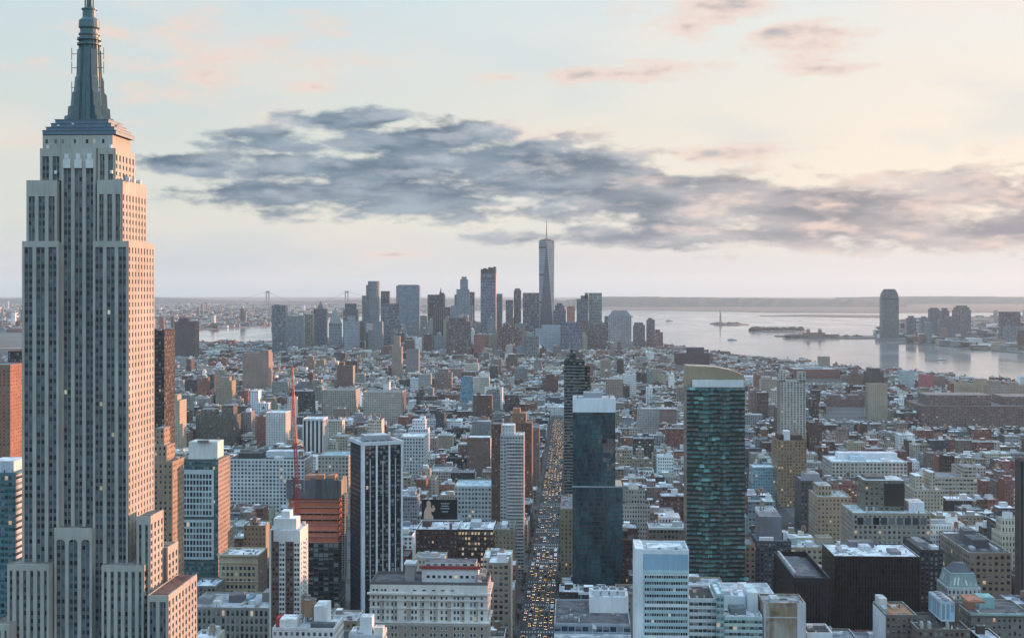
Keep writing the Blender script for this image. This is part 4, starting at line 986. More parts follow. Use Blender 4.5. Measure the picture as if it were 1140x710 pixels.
tower('office_building', 'slim aqua glass block between the two white ribbon wings', 'slim aqua block', 'office block', 797.5, 806, 661, 708, 30, sty((.30, .45, .45), (.05, .13, .14), bay=2, fl=3.4, wf=.8, hf=.6), roof=SNOW, ybot=712)
tower('office_building', 'white ribbon-window wing with roof machinery, left of the stained tan slab', 'white ribbon wing with machinery', 'office block', 806.5, 849, 686, 708, 40, sty((.42, .54, .52), (.03, .06, .065), bay=2.4, fl=3.3, wf=.92, hf=.5, lit=.10), roof=(.58, .6, .62), ybot=712, cope=(.68, .69, .7),
      extras=[wtop('bulkhead', .02, .7, .55, .95, 7, (.62, .65, .67)), wtop('cooling_tower', .2, .62, .2, .45, 3.4, (.16, .18, .19)), wtop('bulkhead', .72, .98, .4, .95, 10.5, (.60, .62, .63)), wtop('air_handler', .1, .3, .6, .7, 9, (.4, .42, .44)), wtop('air_handler', .4, .5, .6, .8, 8.4, (.4, .42, .44))])
rt, w_, h_, xc_, Y_ = tower('office_building', 'blank stained tan slab with white corner piers at the bottom, right of the ribbon wings', 'stained tan slab', 'building', 850, 897, 671, 712, 22, sty((.37, .31, .25), wf=.01, hf=.01), side=plain((.44, .44, .44)), mats=[STAIN], roof=(.30, .30, .31), ybot=712, cope=(.6, .6, .6), extras=[wtop('cooling_tower', .2, .4, .2, .6, 2.6, (.45, .48, .5))])
q = MB()
for a, b in ((-.5, -.44), (.30, .5)): q.box(w_ * a, w_ * b, -.3, -.01, 0, h_ - .2, plain((.50, .50, .50)))
q.box(-w_ * .44 + .01, w_ * .3 - .01, -.2, -.01, h_ - 8.2, h_ - 7.6, plain((.5, .5, .5))); q.build('corner_pier', rt)
tower('office_building', 'low dark roof with white parapet at the bottom edge under the black blocks', 'low roof with white parapet', 'building', 898, 927, 704, 715, 20, plain((.6, .62, .63)), roof=(.06, .06, .065), ybot=712)

# green glass residential tower full of balconies
def green_tower():
    d = 940.0; Y = world(797, d)[1]; x0, x1 = Xat(764.5, Y), Xat(829, Y); w = x1 - x0; h = Zat(431, d); dp = 27.0
    root = empty('apartment_building', ((x0 + x1) / 2, Y, .1), 'tall green glass residential tower of stacked dark balconies with a tan crown', 'apartment tower')
    m = MB(); m.box(-w / 2, w / 2, 0, dp, 0, h, sty((.06, .10, .10), (.075, .21, .215), bay=2.15, fl=3.25, wf=.94, hf=.84, lit=.0), top=(.3, .3, .3), side=sty((.22, .19, .15), (.04, .06, .06), bay=3, fl=3.25, wf=.5, hf=.6)); m.build('glass_wall', root)
    rnd = random.Random(4); n = 62
    for j in range(n):
        z = h - 3.25 * (j + 1)
        if z < 3: break
        q = MB(); q.box(-w / 2, w / 2, -1.5, -.01, z, z + .28, plain((.035, .05, .05)), bottom=True); segs = [(-.5, rnd.choice([-.3, -.22])), (rnd.choice([-.12, -.05, .0]), rnd.choice([.06, .1])), (rnd.choice([.18, .24]), .5)]
        for a, b in segs:
            q.box(w * a, w * b, -1.5, -1.42, z + .28, z + 1.25, plain((.018, .028, .03)))
        q.build('balcony', root)
        if j < 99 and rnd.random() < .8:
            for k_ in range(rnd.choice([1, 1, 2])):
                q = MB(); a = rnd.uniform(-.48, -.05) if k_ == 0 else rnd.uniform(.05, .42); q.box(w * a, w * a + rnd.uniform(2.2, 6.5), -.12, -.015, z + .5, z + 3.0, plain(jit((.20, .46, .46), .35))); q.build('glass_screen', root)
    q = MB()
    for a in (-.10, .12): q.box(w * a - .15, w * a + .15, -.5, -.02, 0, h, plain((.06, .09, .09)))
    q.build('mullion', root)
    q = MB(); q.box(-w * .40, w * .48, -.6, 2.4, h + .01, Zat(423, d), plain((.60, .63, .63)), bottom=True); q.build('crown_panel', root)
    q = MB(); z0, za, zb = h + .02, Zat(407.5, d), Zat(418, d)
    q.face([(-w / 2, 4, z0), (w / 2, 4, z0), (w / 2, 4, zb), (w * .3, 4, (za * .5 + zb * .5)), (w * .02, 4, za - 1), (-w / 2, 4, za)], wc=(.31, .245, .165)); q.face([(-w / 2, dp, za), (w * .02, dp, za - 1), (w * .3, dp, (za * .5 + zb * .5)), (w / 2, dp, zb), (w / 2, dp, z0), (-w / 2, dp, z0)], wc=(.31, .245, .165))
    for (xa, zzA), (xb, zzB) in (((-w / 2, za), (w * .02, za - 1)), ((w * .02, za - 1), (w * .3, (za * .5 + zb * .5))), ((w * .3, (za * .5 + zb * .5)), (w / 2, zb))): q.face([(xa, 4, zzA), (xb, 4, zzB), (xb, dp, zzB), (xa, dp, zzA)], wc=(.4, .36, .28))
    q.face([(-w / 2, dp, z0), (-w / 2, 4, z0), (-w / 2, 4, za), (-w / 2, dp, za)], wc=(.32, .27, .18)); q.face([(w / 2, 4, z0), (w / 2, dp, z0), (w / 2, dp, zb), (w / 2, 4, zb)], wc=(.31, .245, .165)); q.build('crown', root)
    reserve(x0, x1, Y - 2, Y + dp, h + 10); protect(762, 403, 832, 652, d); note('green balcony tower', 797, 540)
green_tower()

# right-hand group
DKF = sty((.020, .019, .021), (.012, .014, .017), bay=2.0, fl=4.0, wf=.55, hf=.9, lit=.0)
tower('office_building', 'smaller black metal-clad block with grey roof rim, left of the one with snowy roof', 'smaller black block', 'office block', 884, 924, 643, 842, 86, DKF, roof=(.10, .105, .12), ybot=712, cope=(.09, .10, .12), par=4, extras=[wtop('bulkhead', .08, .6, .02, .75, 4.8, (.12, .125, .14)), wtop('roof_duct', .05, .12, .1, .9, 6, (.4, .41, .42))])
tower('office_building', 'big black metal-clad block with a white snowy roof', 'big black block with snowy roof', 'office block', 929, 1024, 619, 905, 46, DKF, roof=(.74, .75, .76), ybot=712, cope=(.5, .5, .5), par=.8, extras=[wtop('air_handler', .1, .16, .3, .6, 2, (.4, .4, .42)), wtop('air_handler', .4, .52, .5, .8, 3, (.55, .56, .58)), wtop('air_handler', .7, .82, .2, .5, 2.2, (.2, .2, .22)), wtop('bulkhead', .3, .6, .75, .95, 4, (.16, .16, .17))])
tower('office_building', 'charcoal annexe with cluttered roof on the right flank of the big black block', 'charcoal annexe', 'office block', 1024.5, 1050, 612, 945, 50, sty((.05, .05, .055), (.02, .02, .025), wf=.5, hf=.6, lit=0), roof=(.12, .12, .13), ybot=680, extras=[wtop('bulkhead', .1, .5, .3, .7, 4, (.25, .25, .26)), wtop('air_handler', .6, .9, .1, .3, 2.5)])
tower('office_building', 'blue-grey steel framed building with a white sign box, right of the green balcony tower', 'blue-grey framed building', 'building', 842, 881, 602, 965, 38, sty((.075, .09, .11), (.03, .035, .045), bay=3, fl=3.8, wf=.6, hf=.6), roof=(.17, .19, .22), ybot=650, tiers=[(.15, .8, .3, .9, 578, plain((.17, .19, .22)))], extras=[wtop('roof_panel', .1, .5, .02, .12, 3.5, (.66, .68, .7)), wtop('air_handler', .84, .96, .3, .6, 5, (.5, .52, .55))])
tower('office_building', 'tan brick building strip between the green balcony tower and the blue-grey framed building', 'tan brick strip', 'building', 829.5, 841, 606, 960, 30, sty((.27, .20, .14), (.03, .03, .03), bay=3.5, fl=4, wf=.5, hf=.55), roof=GREY, ybot=660)
tower('office_building', 'cream loft building with pale flat roof behind the big black block', 'cream loft building', 'loft building', 868, 934, 609, 1000, 36, sty((.44, .39, .29), (.05, .05, .045), bay=4.2, fl=4.4, wf=.55, hf=.5), roof=(.52, .56, .58), ybot=642, extras=[wtop('bulkhead', .7, .95, .4, .8, 6, (.33, .29, .22)), wtop('bulkhead', .1, .35, .4, .8, 5, (.32, .40, .40)), wtop('air_handler', .5, .6, .3, .5, 3, (.6, .62, .64))])
def cr_wins(w, d, h): return grid('N', -.31, -w * .46, w * .46, h - 9.5, h - 1.5, 9, 1, 5.2, 6.0)
rt, w_, h_, xc_, Y_ = tower('office_building', 'tall stone loft block with a band of big bright windows and stepped dark top', 'stone loft block with big windows', 'loft building', 950, 1036, 571, 1085, 48, sty((.34, .32, .27), (.04, .04, .04), bay=4.0, fl=4.2, wf=.5, hf=.55), side=sty((.28, .26, .22), bay=4, fl=4.2, wf=.4, hf=.5), roof=(.5, .53, .54), ybot=622, cope=(.55, .56, .53),
      tiers=[(.2, .73, .35, .95, 538, sty((.16, .145, .12), (.03, .035, .035), bay=4, fl=4.2, wf=.45, hf=.5))], extras=[wtop('bulkhead', .25, .5, .5, .9, 28, (.12, .12, .12)), wtop('finial_block', .17, .19, .02, .06, 6, (.5, .52, .5)), wtop('finial_block', .26, .28, .02, .06, 6, (.5, .52, .5)), wtop('bulkhead', .78, .98, .3, .7, 8, (.6, .62, .64))], wins=cr_wins, lit=0, frame=(.52, .53, .5))
q = MB(); q.box(w_ * -.04, w_ * .23, 16.6, 16.75, h_ + 3, h_ + 22, plain((.035, .035, .035))); q.build('dark_cladding', rt)
tower('office_building', 'sturdy brown stone building with dark roof deck and dotted lit lower floor at the right', 'brown stone roof-deck building', 'building', 1079, 1126, 615, 928, 74, sty((.27, .22, .17), (.03, .035, .04), bay=4.2, fl=4.3, wf=.55, hf=.55, lit=.02), roof=(.08, .08, .085), ybot=662, cope=(.46, .44, .4), extras=[wtop('bulkhead', .3, .7, .3, .6, 6, (.10, .10, .11)), wtop('air_handler', .35, .65, .65, .8, 8, (.13, .13, .14)), wtop('air_handler', .2, .3, .2, .3, 2, (.5, .52, .53)), wtop('roof_duct', .72, .8, .1, .8, 2.4, (.4, .42, .44))])
rt, w_, h_, xc_, Y_ = tower('hotel_building', 'small ornate pale mansard building in front of brown stone roof-deck building', 'small mansard building', 'building', 1055, 1092, 654, 858, 26, sty((.46, .48, .46), (.04, .05, .05), bay=2.8, fl=3.6, wf=.45, hf=.6), side=sty((.3, .3, .28)), roof=(.18, .21, .24), ybot=676, cope=(.58, .6, .58))
q = MB(); a = w_ / 2 - .8
for k in range(4):
    pass
def frustum(q, x0, x1, y0, y1, z0, X0, X1, Y0, Y1, z1, wc, st=None):
    A = [(x0, y0, z0), (x1, y0, z0), (x1, y1, z0), (x0, y1, z0)]; B = [(X0, Y0, z1), (X1, Y0, z1), (X1, Y1, z1), (X0, Y1, z1)]
    for i in range(4):
        j = (i + 1) % 4; kw = dict(uv=[(0, 0), (st['n'], 0), (st['n'], st['m']), (0, st['m'])], win=(st['wf'], st['hf']), gc=st['gc']) if st else {}
        q.face([A[i], A[j], B[j], B[i]], wc=wc, **kw)
    q.face(B, wc=wc)
frustum(q, -a, a, .8, 25, h_ - 1.1, -a + 2.2, a - 2.2, 3.2, 23, h_ + 8.5, (.22, .30, .30), dict(n=7, m=1, wf=.4, hf=.5, gc=(.5, .5, .46, 0))); q.build('mansard', rt)
q = MB(); frustum(q, -a * .7, a * .7, 6, 20, h_ + 8.51, -a * .35, a * .35, 10, 16, h_ + 14, (.10, .11, .13)); q.build('roof_cap', rt)
# bottom right corner
tower('apartment_building', 'brown building with white edge wall and orange tiled terrace at the bottom right', 'brown building with orange terrace', 'building', 986, 1021, 684, 790, 34, sty((.16, .13, .11), (.03, .035, .04), bay=3, fl=3.6, wf=.5, hf=.5), side=plain((.68, .70, .71)), roof=(.34, .17, .10), ybot=712, cope=(.3, .36, .34), extras=[wtop('bulkhead', .05, .3, .6, .95, 6, (.6, .58, .54)), wtop('bulkhead', .02, .15, .2, .5, 3, (.35, .4, .4))])
rt, w_, h_, xc_, Y_ = tower('apartment_building', 'dark brown building carrying a long pale blue glazed rooftop tank house', 'building with blue tank house', 'building', 1022, 1080, 700, 770, 40, sty((.14, .11, .095), (.03, .03, .03), bay=3, fl=3.6, wf=.5, hf=.55), roof=(.07, .065, .06), ybot=712, cope=(.3, .28, .25), extras=[wtop('bulkhead', .66, .98, .5, .95, 12, (.10, .085, .075)), wtop('chimney', .1, .14, .1, .2, 4, (.4, .38, .35)), wtop('chimney', .25, .29, .1, .2, 4, (.4, .38, .35)), wtop('chimney', .6, .64, .1, .2, 4, (.4, .38, .35))])
q = MB(); q.box(w_ * .02, w_ * .28, 8, 36, h_ + 2.5, h_ + 14, sty((.40, .52, .60), (.22, .36, .46), bay=2.4, fl=10, wf=.7, hf=.8, lit=0), top=(.36, .40, .43), bottom=True); q.build('tank_house', rt)
for k in range(5):
    q = MB(); q.cyl(w_ * .15, 11 + 5.2 * k, h_ + 14.01, h_ + 15, 1.7, 1.7, 12, (.22, .24, .26)); q.build('cooling_fan', rt)
for a in (.03, .26):
    for b in (9, 22, 35):
        q = MB(); q.box(w_ * a, w_ * a + .5, b - .3, b + .3, h_ - 1.1, h_ + 2.49, plain((.1, .1, .1))); q.build('support_leg', rt)
q = MB(); q.box(w_ * .66, w_ * .98, 19, 38, h_ + 10.9, h_ + 12, plain((.33, .16, .10))); q.build('tiled_roof', rt)
rt, w_, h_, xc_, Y_ = tower('apartment_building', 'grey-brown building with verdigris green roof edge at the bottom right corner', 'green-edged corner building', 'building', 1081, 1150, 684, 800, 40, sty((.21, .19, .17), (.04, .045, .045), bay=3.2, fl=4.0, wf=.45, hf=.55, lit=.03), roof=(.14, .13, .13), ybot=712, cope=(.28, .40, .36), extras=[wtop('bulkhead', .3, .55, .5, .8, 7, (.25, .42, .42)), wtop('bulkhead', .05, .2, .4, .6, 5, (.28, .16, .11))])
q = MB(); q.box(-w_ / 2 - .6, w_ / 2 + .6, -1.6, -.02, h_ - .4, h_ + .9, plain((.28, .42, .38)), bottom=True); q.build('cornice', rt)
q = MB(); q.cyl(-w_ * .42, -1.8, h_ - 9, h_ - 6, 3.4, 1.2, 12, (.26, .38, .34)); q.build('bay_roof', rt)
tower('skyscraper', 'dark ribbed tower cut off by the right edge of the photo', 'dark ribbed tower', 'tower', 1136, 1180, 512, 880, 11, sty((.10, .09, .085), (.02, .022, .025), bay=2.2, fl=60, wf=.55, hf=1, lit=0), ybot=665)

# mid-distance landmarks on the right
tower('office_building', 'honey-brown brick tower with lit windows below the pale gothic tower', 'honey-brown tower', 'tower', 866, 898, 490, 1480, 50, sty((.26, .185, .115), (.05, .045, .04), bay=3.2, fl=3.6, wf=.5, hf=.5, lit=.03), ybot=590, roof=(.12, .12, .12), extras=[wtop('bulkhead', .1, .9, .2, .8, 6, (.07, .06, .055)), wtop('dome', .25, .45, .1, .4, 11, (.62, .64, .66))])
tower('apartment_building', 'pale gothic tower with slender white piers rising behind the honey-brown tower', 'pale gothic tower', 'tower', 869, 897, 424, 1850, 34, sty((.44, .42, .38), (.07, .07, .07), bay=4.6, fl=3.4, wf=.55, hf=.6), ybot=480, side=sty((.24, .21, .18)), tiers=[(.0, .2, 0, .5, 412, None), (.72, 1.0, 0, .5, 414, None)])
tower('loft_building', 'long white loft building with bright cluttered roof behind the stone loft block', 'long white loft building', 'loft building', 926, 1010, 514, 1560, 60, sty((.46, .45, .41), (.06, .06, .06), bay=4.5, fl=4.2, wf=.6, hf=.55), side=sty((.38, .36, .33), bay=4.5, fl=4.2, wf=.5, hf=.5), roof=SNOW, ybot=535, cope=(.6, .6, .58),
      extras=[wtop('bulkhead', .15, .95, .5, .8, 8, (.62, .64, .66)), wtop('bulkhead', .3, .5, .3, .5, 5, (.5, .6, .66)), wtop('air_handler', .7, .8, .2, .4, 3, (.7, .7, .7))])
tower('apartment_building', 'slender light tan tower slab standing before the river, right of the gothic tower', 'slender tan slab', 'tower', 966, 988, 427, 2480, 22, sty((.40, .33, .25), (.06, .06, .06), bay=4, fl=3, wf=.2, hf=.4), side=sty((.28, .25, .22)), ybot=472)
tower('warehouse_building', 'immense rose-brown brick warehouse block filling the right edge before the river', 'immense rose-brown warehouse', 'warehouse', 1026, 1190, 452, 2330, 110, sty((.20, .135, .12), (.06, .06, .065), bay=5, fl=4.2, wf=.55, hf=.5), ybot=478, roof=(.22, .2, .2), tiers=[(.06, .5, .2, .8, 441, None), (.6, .95, .3, .9, 443, None)])
tower('warehouse_building', 'wide red brick pier shed with flat grey roof at the river shore', 'red brick pier shed', 'warehouse', 884, 934, 411, 3650, 120, sty((.22, .105, .09), wf=.3, hf=.4), ybot=428, roof=(.36, .38, .40), extras=[wtop('bulkhead', .3, .7, .3, .6, 4, (.3, .32, .34))])
tower('apartment_building', 'short square tan tower alone at the river edge above the pier shed', 'short square riverside tower', 'tower', 912, 924, 397, 4150, 30, sty((.30, .27, .22), wf=.5, hf=.5), ybot=409)
tower('apartment_building', 'rose brick apartment pair with twin roof blocks left of the slender tan slab', 'rose brick apartment pair', 'building', 920, 962, 444, 2750, 40, sty((.21, .13, .115), wf=.3, hf=.4), ybot=470, tiers=[(.1, .4, .2, .8, 440, None), (.6, .9, .2, .8, 440, None)])
tower('apartment_building', 'small brown brick tower with pointed roof block near the river shore', 'small pointed riverside tower', 'tower', 947, 960, 416, 3300, 30, sty((.18, .12, .10), wf=.3, hf=.4), ybot=430, tiers=[(.3, .7, .3, .7, 409, None)])
tower('apartment_building', 'black-brown chunky tower near the river shore, right of the small pointed tower', 'chunky dark riverside tower', 'tower', 965, 984, 414, 3350, 40, sty((.075, .07, .075), wf=.4, hf=.5), ybot=430, tiers=[(.15, .85, .2, .8, 410, None)])
tower('apartment_building', 'pale aqua apartment block on the right river shore', 'pale aqua shore block', 'building', 1004, 1018, 413, 3150, 30, sty((.42, .52, .53), wf=.5, hf=.5), ybot=428)
tower('apartment_building', 'bright pink-red narrow building on the right river shore', 'pink-red shore building', 'building', 1026, 1040, 417, 3050, 30, sty((.42, .14, .15), wf=.35, hf=.45), ybot=432)
tower('apartment_building', 'yellow-tan stepped building group at the far right river shore', 'yellow-tan shore building', 'building', 1068, 1102, 427, 2780, 40, sty((.42, .34, .24), wf=.4, hf=.45), ybot=445, tiers=[(.1, .3, .2, .8, 424, None), (.6, .95, .2, .8, 422, None)])
tower('apartment_building', 'pale tan building with crenellated top at the far right river shore', 'crenellated shore building', 'building', 1102, 1150, 429, 2700, 40, sty((.36, .29, .23), wf=.4, hf=.45), ybot=445, tiers=[(.05, .3, .2, .8, 424, None), (.45, .7, .2, .8, 426, None)])
tower('apartment_building', 'dark rounded brown mass of a building behind the green balcony tower crown', 'dark rounded block', 'building', 752, 790, 393, 4300, 60, sty((.055, .05, .058), wf=.3, hf=.4), ybot=415, tiers=[(.35, .85, .2, .8, 387, None)])
tower('office_building', 'aqua glass low block with lit windows right of the green balcony tower', 'aqua glass low block', 'building', 838, 866, 520, 1500, 30, sty((.30, .42, .46), (.10, .26, .32), bay=3, fl=3.4, wf=.75, hf=.6, lit=.04), ybot=552, roof=SNOW)
tower('apartment_building', 'charcoal loft tower below the honey-brown tower', 'charcoal loft tower', 'building', 892, 920, 535, 1330, 40, sty((.075, .075, .08), (.03, .03, .035), wf=.5, hf=.5), ybot=590, roof=GREY, extras=[wtop('bulkhead', .2, .8, .2, .7, 7, (.3, .3, .32)), ('water_tank', 2.4, .3, .5, 4, None, 0, 'tank')])
tower('loft_building', 'tan stepped loft building left of the stone loft block with big windows', 'tan stepped loft', 'loft building', 910, 948, 553, 1220, 46, sty((.34, .27, .19), (.05, .05, .045), bay=3.6, fl=4, wf=.45, hf=.5), ybot=600, roof=(.35, .4, .42), tiers=[(.1, .5, .3, .9, 543, None)])
tower('loft_building', 'cream stepped loft pair right behind the stone loft block', 'cream stepped loft pair', 'loft building', 1018, 1050, 545, 1330, 40, sty((.43, .38, .30), (.06, .06, .055), bay=3.4, fl=3.8, wf=.45, hf=.5), ybot=575, roof=SNOW, tiers=[(.1, .35, .2, .8, 531, None), (.6, .8, .2, .8, 527, None)])
tower('loft_building', 'cream office loft with dark ribbon windows at right, beyond the cream stepped loft pair', 'cream ribbon loft', 'loft building', 1040, 1088, 531, 1480, 40, sty((.44, .38, .31), (.05, .045, .045), bay=4, fl=4.4, wf=.8, hf=.45), ybot=556, roof=GREY, tiers=[(.72, 1.0, .1, .8, 520, None)])

# mid-distance landmarks on the left and centre
tower('apartment_building', 'big rose-tan housing tower slab standing out left of centre', 'rose-tan housing slab', 'tower', 270, 299, 393, 3000, 40, sty((.30, .22, .185), (.07, .065, .065), bay=3, fl=3, wf=.3, hf=.4), ybot=435, tiers=[(.7, .98, .1, .9, 390, None)])
tower('apartment_building', 'dark maroon tower far left above the rooftops, right of the limestone skyscraper', 'dark maroon tower', 'tower', 194, 217, 358, 4400, 50, sty((.10, .07, .075), wf=.3, hf=.4), ybot=388, tiers=[(.2, .6, .2, .7, 354, None)])
tower('loft_building', 'white round-cornered loft tower in the left middle distance', 'white round-cornered loft', 'loft building', 296, 318, 459, 1900, 34, sty((.60, .60, .58), (.10, .10, .10), bay=3.6, fl=3.6, wf=.35, hf=.5), side=sty((.5, .47, .43), bay=3, fl=3.6, wf=.3, hf=.5), ybot=490, roof=SNOW)
tower('office_building', 'white tower with dark vertical window strips right of the crane boom', 'white striped tower', 'office tower', 337, 360, 466, 1780, 34, sty((.60, .61, .61), (.03, .04, .045), bay=6, fl=50, wf=.5, hf=.95, lit=0), ybot=500, roof=SNOW)
tower('office_building', 'white gridded corner building right of the black tower with white fins', 'white gridded corner building', 'building', 446, 472, 486, 1500, 40, sty((.50, .52, .52), (.06, .075, .08), bay=3.4, fl=3.8, wf=.6, hf=.6), ybot=515, roof=SNOW)
tower('office_building', 'blue glazed loft with teal roof edge above the spired church', 'blue glazed loft', 'loft building', 506, 547, 541, 1260, 44, sty((.46, .49, .48), (.05, .09, .10), bay=3.4, fl=4.2, wf=.65, hf=.55), ybot=580, roof=(.42, .52, .56), cope=(.20, .34, .36))
tower('office_building', 'square teal-blue glass tower in the middle distance', 'square teal-blue tower', 'office tower', 513, 527, 421, 2550, 26, sty((.10, .22, .30), (.10, .24, .33), bay=3, fl=3.6, wf=.85, hf=.7, lit=.01), ybot=450, tiers=[(.15, .85, .1, .9, 419, None)])
tower('loft_building', 'brown blank-sided tower with white side wall in the centre', 'brown tower with white side wall', 'loft building', 520, 546, 487, 1640, 34, sty((.17, .115, .095), (.05, .05, .05), wf=.3, hf=.45), side=sty((.58, .6, .6), wf=.3, hf=.3), ybot=525, roof=SNOW)
tower('loft_building', 'long cream loft with a green cornice left of the black finned tower', 'long cream loft', 'loft building', 354, 388, 507, 1400, 44, sty((.38, .36, .31), (.05, .06, .06), bay=3.6, fl=4.2, wf=.5, hf=.55), ybot=540, roof=(.34, .42, .44), cope=(.25, .36, .36))
tower('apartment_building', 'pair of tan windowed office lofts in the left centre distance', 'tan windowed lofts', 'loft building', 358, 396, 434, 2350, 50, sty((.42, .38, .32), (.08, .08, .08), bay=4, fl=4, wf=.55, hf=.55), ybot=455, roof=GREY)
tower('apartment_building', 'wide cream windowed loft with dark right flank in the centre distance', 'wide cream windowed loft', 'loft building', 404, 448, 436, 2300, 50, sty((.44, .40, .34), (.08, .08, .08), bay=4, fl=4, wf=.55, hf=.55), ybot=460, roof=GREY, side=sty((.15, .11, .1)))
tower('apartment_building', 'dark green-brown apartment tower complex in the left middle distance', 'dark apartment complex', 'apartment tower', 218, 262, 462, 2000, 40, sty((.13, .125, .105), (.04, .05, .05), wf=.5, hf=.5), ybot=500, tiers=[(.1, .45, .1, .8, 456, None), (.6, .9, .3, .9, 452, None)])
tower('apartment_building', 'tan brick tower with stepped top right of the limestone skyscraper', 'tan stepped brick tower', 'apartment tower', 240, 258, 424, 2700, 34, sty((.33, .27, .2), wf=.35, hf=.45), ybot=452, tiers=[(.2, .8, .2, .8, 420, None)])
tower('apartment_building', 'cream brick building with terraces beside the limestone skyscraper', 'cream terraced building', 'apartment building', 183, 200, 446, 1900, 34, sty((.44, .38, .29), wf=.35, hf=.45), ybot=480, tiers=[(.1, .7, .3, .9, 440, None)])
tower('apartment_building', 'brown brick twin-topped tower left of centre near the rose-tan housing slab', 'brown twin-topped tower', 'apartment tower', 375, 393, 407, 3100, 30, sty((.16, .105, .09), wf=.3, hf=.4), ybot=432, side=sty((.36, .34, .31)), tiers=[(.1, .4, .2, .8, 403, None)])
tower('apartment_building', 'pale brick tower in front of the financial district towers', 'pale brick tower', 'apartment tower', 436, 447, 386, 3600, 30, sty((.30, .24, .20), wf=.3, hf=.4), ybot=420, tiers=[(.2, .8, .2, .8, 374, None)])
tower('apartment_building', 'grey concrete tower right of the pale brick tower in the centre distance', 'grey concrete tower', 'apartment tower', 452, 466, 389, 3500, 30, sty((.22, .21, .21), wf=.4, hf=.4), ybot=415)

# ---------------------------------------------------------------- financial district skyline
def sk(px0, px1, ytop, d, wc, label, short, tiers=(), yb=400, st=None, dp=34, cat='skyscraper', side=None, name='skyscraper', wf=.55, hf=.6, extras=(), bay=4, fl=4):
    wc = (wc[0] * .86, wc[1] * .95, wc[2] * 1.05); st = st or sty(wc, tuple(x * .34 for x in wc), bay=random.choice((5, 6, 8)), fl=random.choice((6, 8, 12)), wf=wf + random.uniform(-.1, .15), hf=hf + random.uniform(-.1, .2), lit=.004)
    return tower(name, label, short, cat, px0, px1, ytop, d, dp, st, roof=tuple(x * .9 for x in wc), ybot=yb, tiers=tiers, side=side or st, extras=extras)
def spike(rt, w, dp, z0, z1, r, n=4, col=(.15, .15, .16), ph=pi / 4):
    q = MB(); q.cyl(0, dp / 2, z0, z1, r, .2, n, col, False, ph=ph); q.build('spire', rt)
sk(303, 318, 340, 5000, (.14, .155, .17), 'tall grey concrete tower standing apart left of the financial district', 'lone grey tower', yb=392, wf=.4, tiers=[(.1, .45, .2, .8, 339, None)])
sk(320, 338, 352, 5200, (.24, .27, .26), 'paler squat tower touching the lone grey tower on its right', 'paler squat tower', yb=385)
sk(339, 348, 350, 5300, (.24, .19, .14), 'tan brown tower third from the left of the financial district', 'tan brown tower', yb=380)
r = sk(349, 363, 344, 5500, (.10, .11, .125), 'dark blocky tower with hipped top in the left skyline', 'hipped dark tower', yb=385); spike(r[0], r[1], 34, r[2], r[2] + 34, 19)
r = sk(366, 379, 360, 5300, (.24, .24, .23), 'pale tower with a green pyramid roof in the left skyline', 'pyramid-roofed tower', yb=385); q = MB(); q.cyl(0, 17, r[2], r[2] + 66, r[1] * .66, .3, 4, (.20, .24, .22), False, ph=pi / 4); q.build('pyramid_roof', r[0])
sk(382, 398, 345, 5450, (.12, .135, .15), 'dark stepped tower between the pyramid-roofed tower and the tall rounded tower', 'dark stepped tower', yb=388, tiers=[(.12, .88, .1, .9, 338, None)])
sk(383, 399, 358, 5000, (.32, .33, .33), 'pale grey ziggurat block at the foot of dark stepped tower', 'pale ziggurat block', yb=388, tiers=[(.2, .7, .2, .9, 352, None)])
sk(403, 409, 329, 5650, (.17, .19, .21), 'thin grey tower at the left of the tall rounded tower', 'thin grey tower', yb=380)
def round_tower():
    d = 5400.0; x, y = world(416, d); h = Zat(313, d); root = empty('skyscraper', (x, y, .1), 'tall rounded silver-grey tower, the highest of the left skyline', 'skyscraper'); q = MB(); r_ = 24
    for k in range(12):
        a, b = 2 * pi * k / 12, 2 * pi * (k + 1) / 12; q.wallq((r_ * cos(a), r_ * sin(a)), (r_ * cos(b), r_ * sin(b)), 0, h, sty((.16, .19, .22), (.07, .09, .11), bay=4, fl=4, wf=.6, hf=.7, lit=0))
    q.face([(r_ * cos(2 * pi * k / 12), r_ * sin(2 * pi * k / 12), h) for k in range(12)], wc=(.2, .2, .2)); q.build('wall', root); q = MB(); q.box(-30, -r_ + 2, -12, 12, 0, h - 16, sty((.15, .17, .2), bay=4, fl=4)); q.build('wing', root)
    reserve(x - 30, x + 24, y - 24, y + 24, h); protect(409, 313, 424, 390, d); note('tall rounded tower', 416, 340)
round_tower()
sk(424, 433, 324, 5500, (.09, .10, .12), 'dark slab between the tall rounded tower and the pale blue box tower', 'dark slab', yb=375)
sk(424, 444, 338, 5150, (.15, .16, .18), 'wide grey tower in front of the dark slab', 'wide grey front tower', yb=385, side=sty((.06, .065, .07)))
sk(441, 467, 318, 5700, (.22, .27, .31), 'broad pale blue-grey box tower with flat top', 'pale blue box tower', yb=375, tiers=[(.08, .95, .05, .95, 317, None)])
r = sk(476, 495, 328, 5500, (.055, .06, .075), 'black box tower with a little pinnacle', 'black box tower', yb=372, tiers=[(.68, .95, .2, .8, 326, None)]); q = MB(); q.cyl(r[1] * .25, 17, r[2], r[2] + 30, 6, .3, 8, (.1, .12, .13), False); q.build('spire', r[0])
sk(482, 501, 342, 5000, (.15, .135, .14), 'brown-grey ribbed tower in front of the black box tower', 'brown-grey ribbed tower', yb=390, bay=6, hf=1, fl=100)
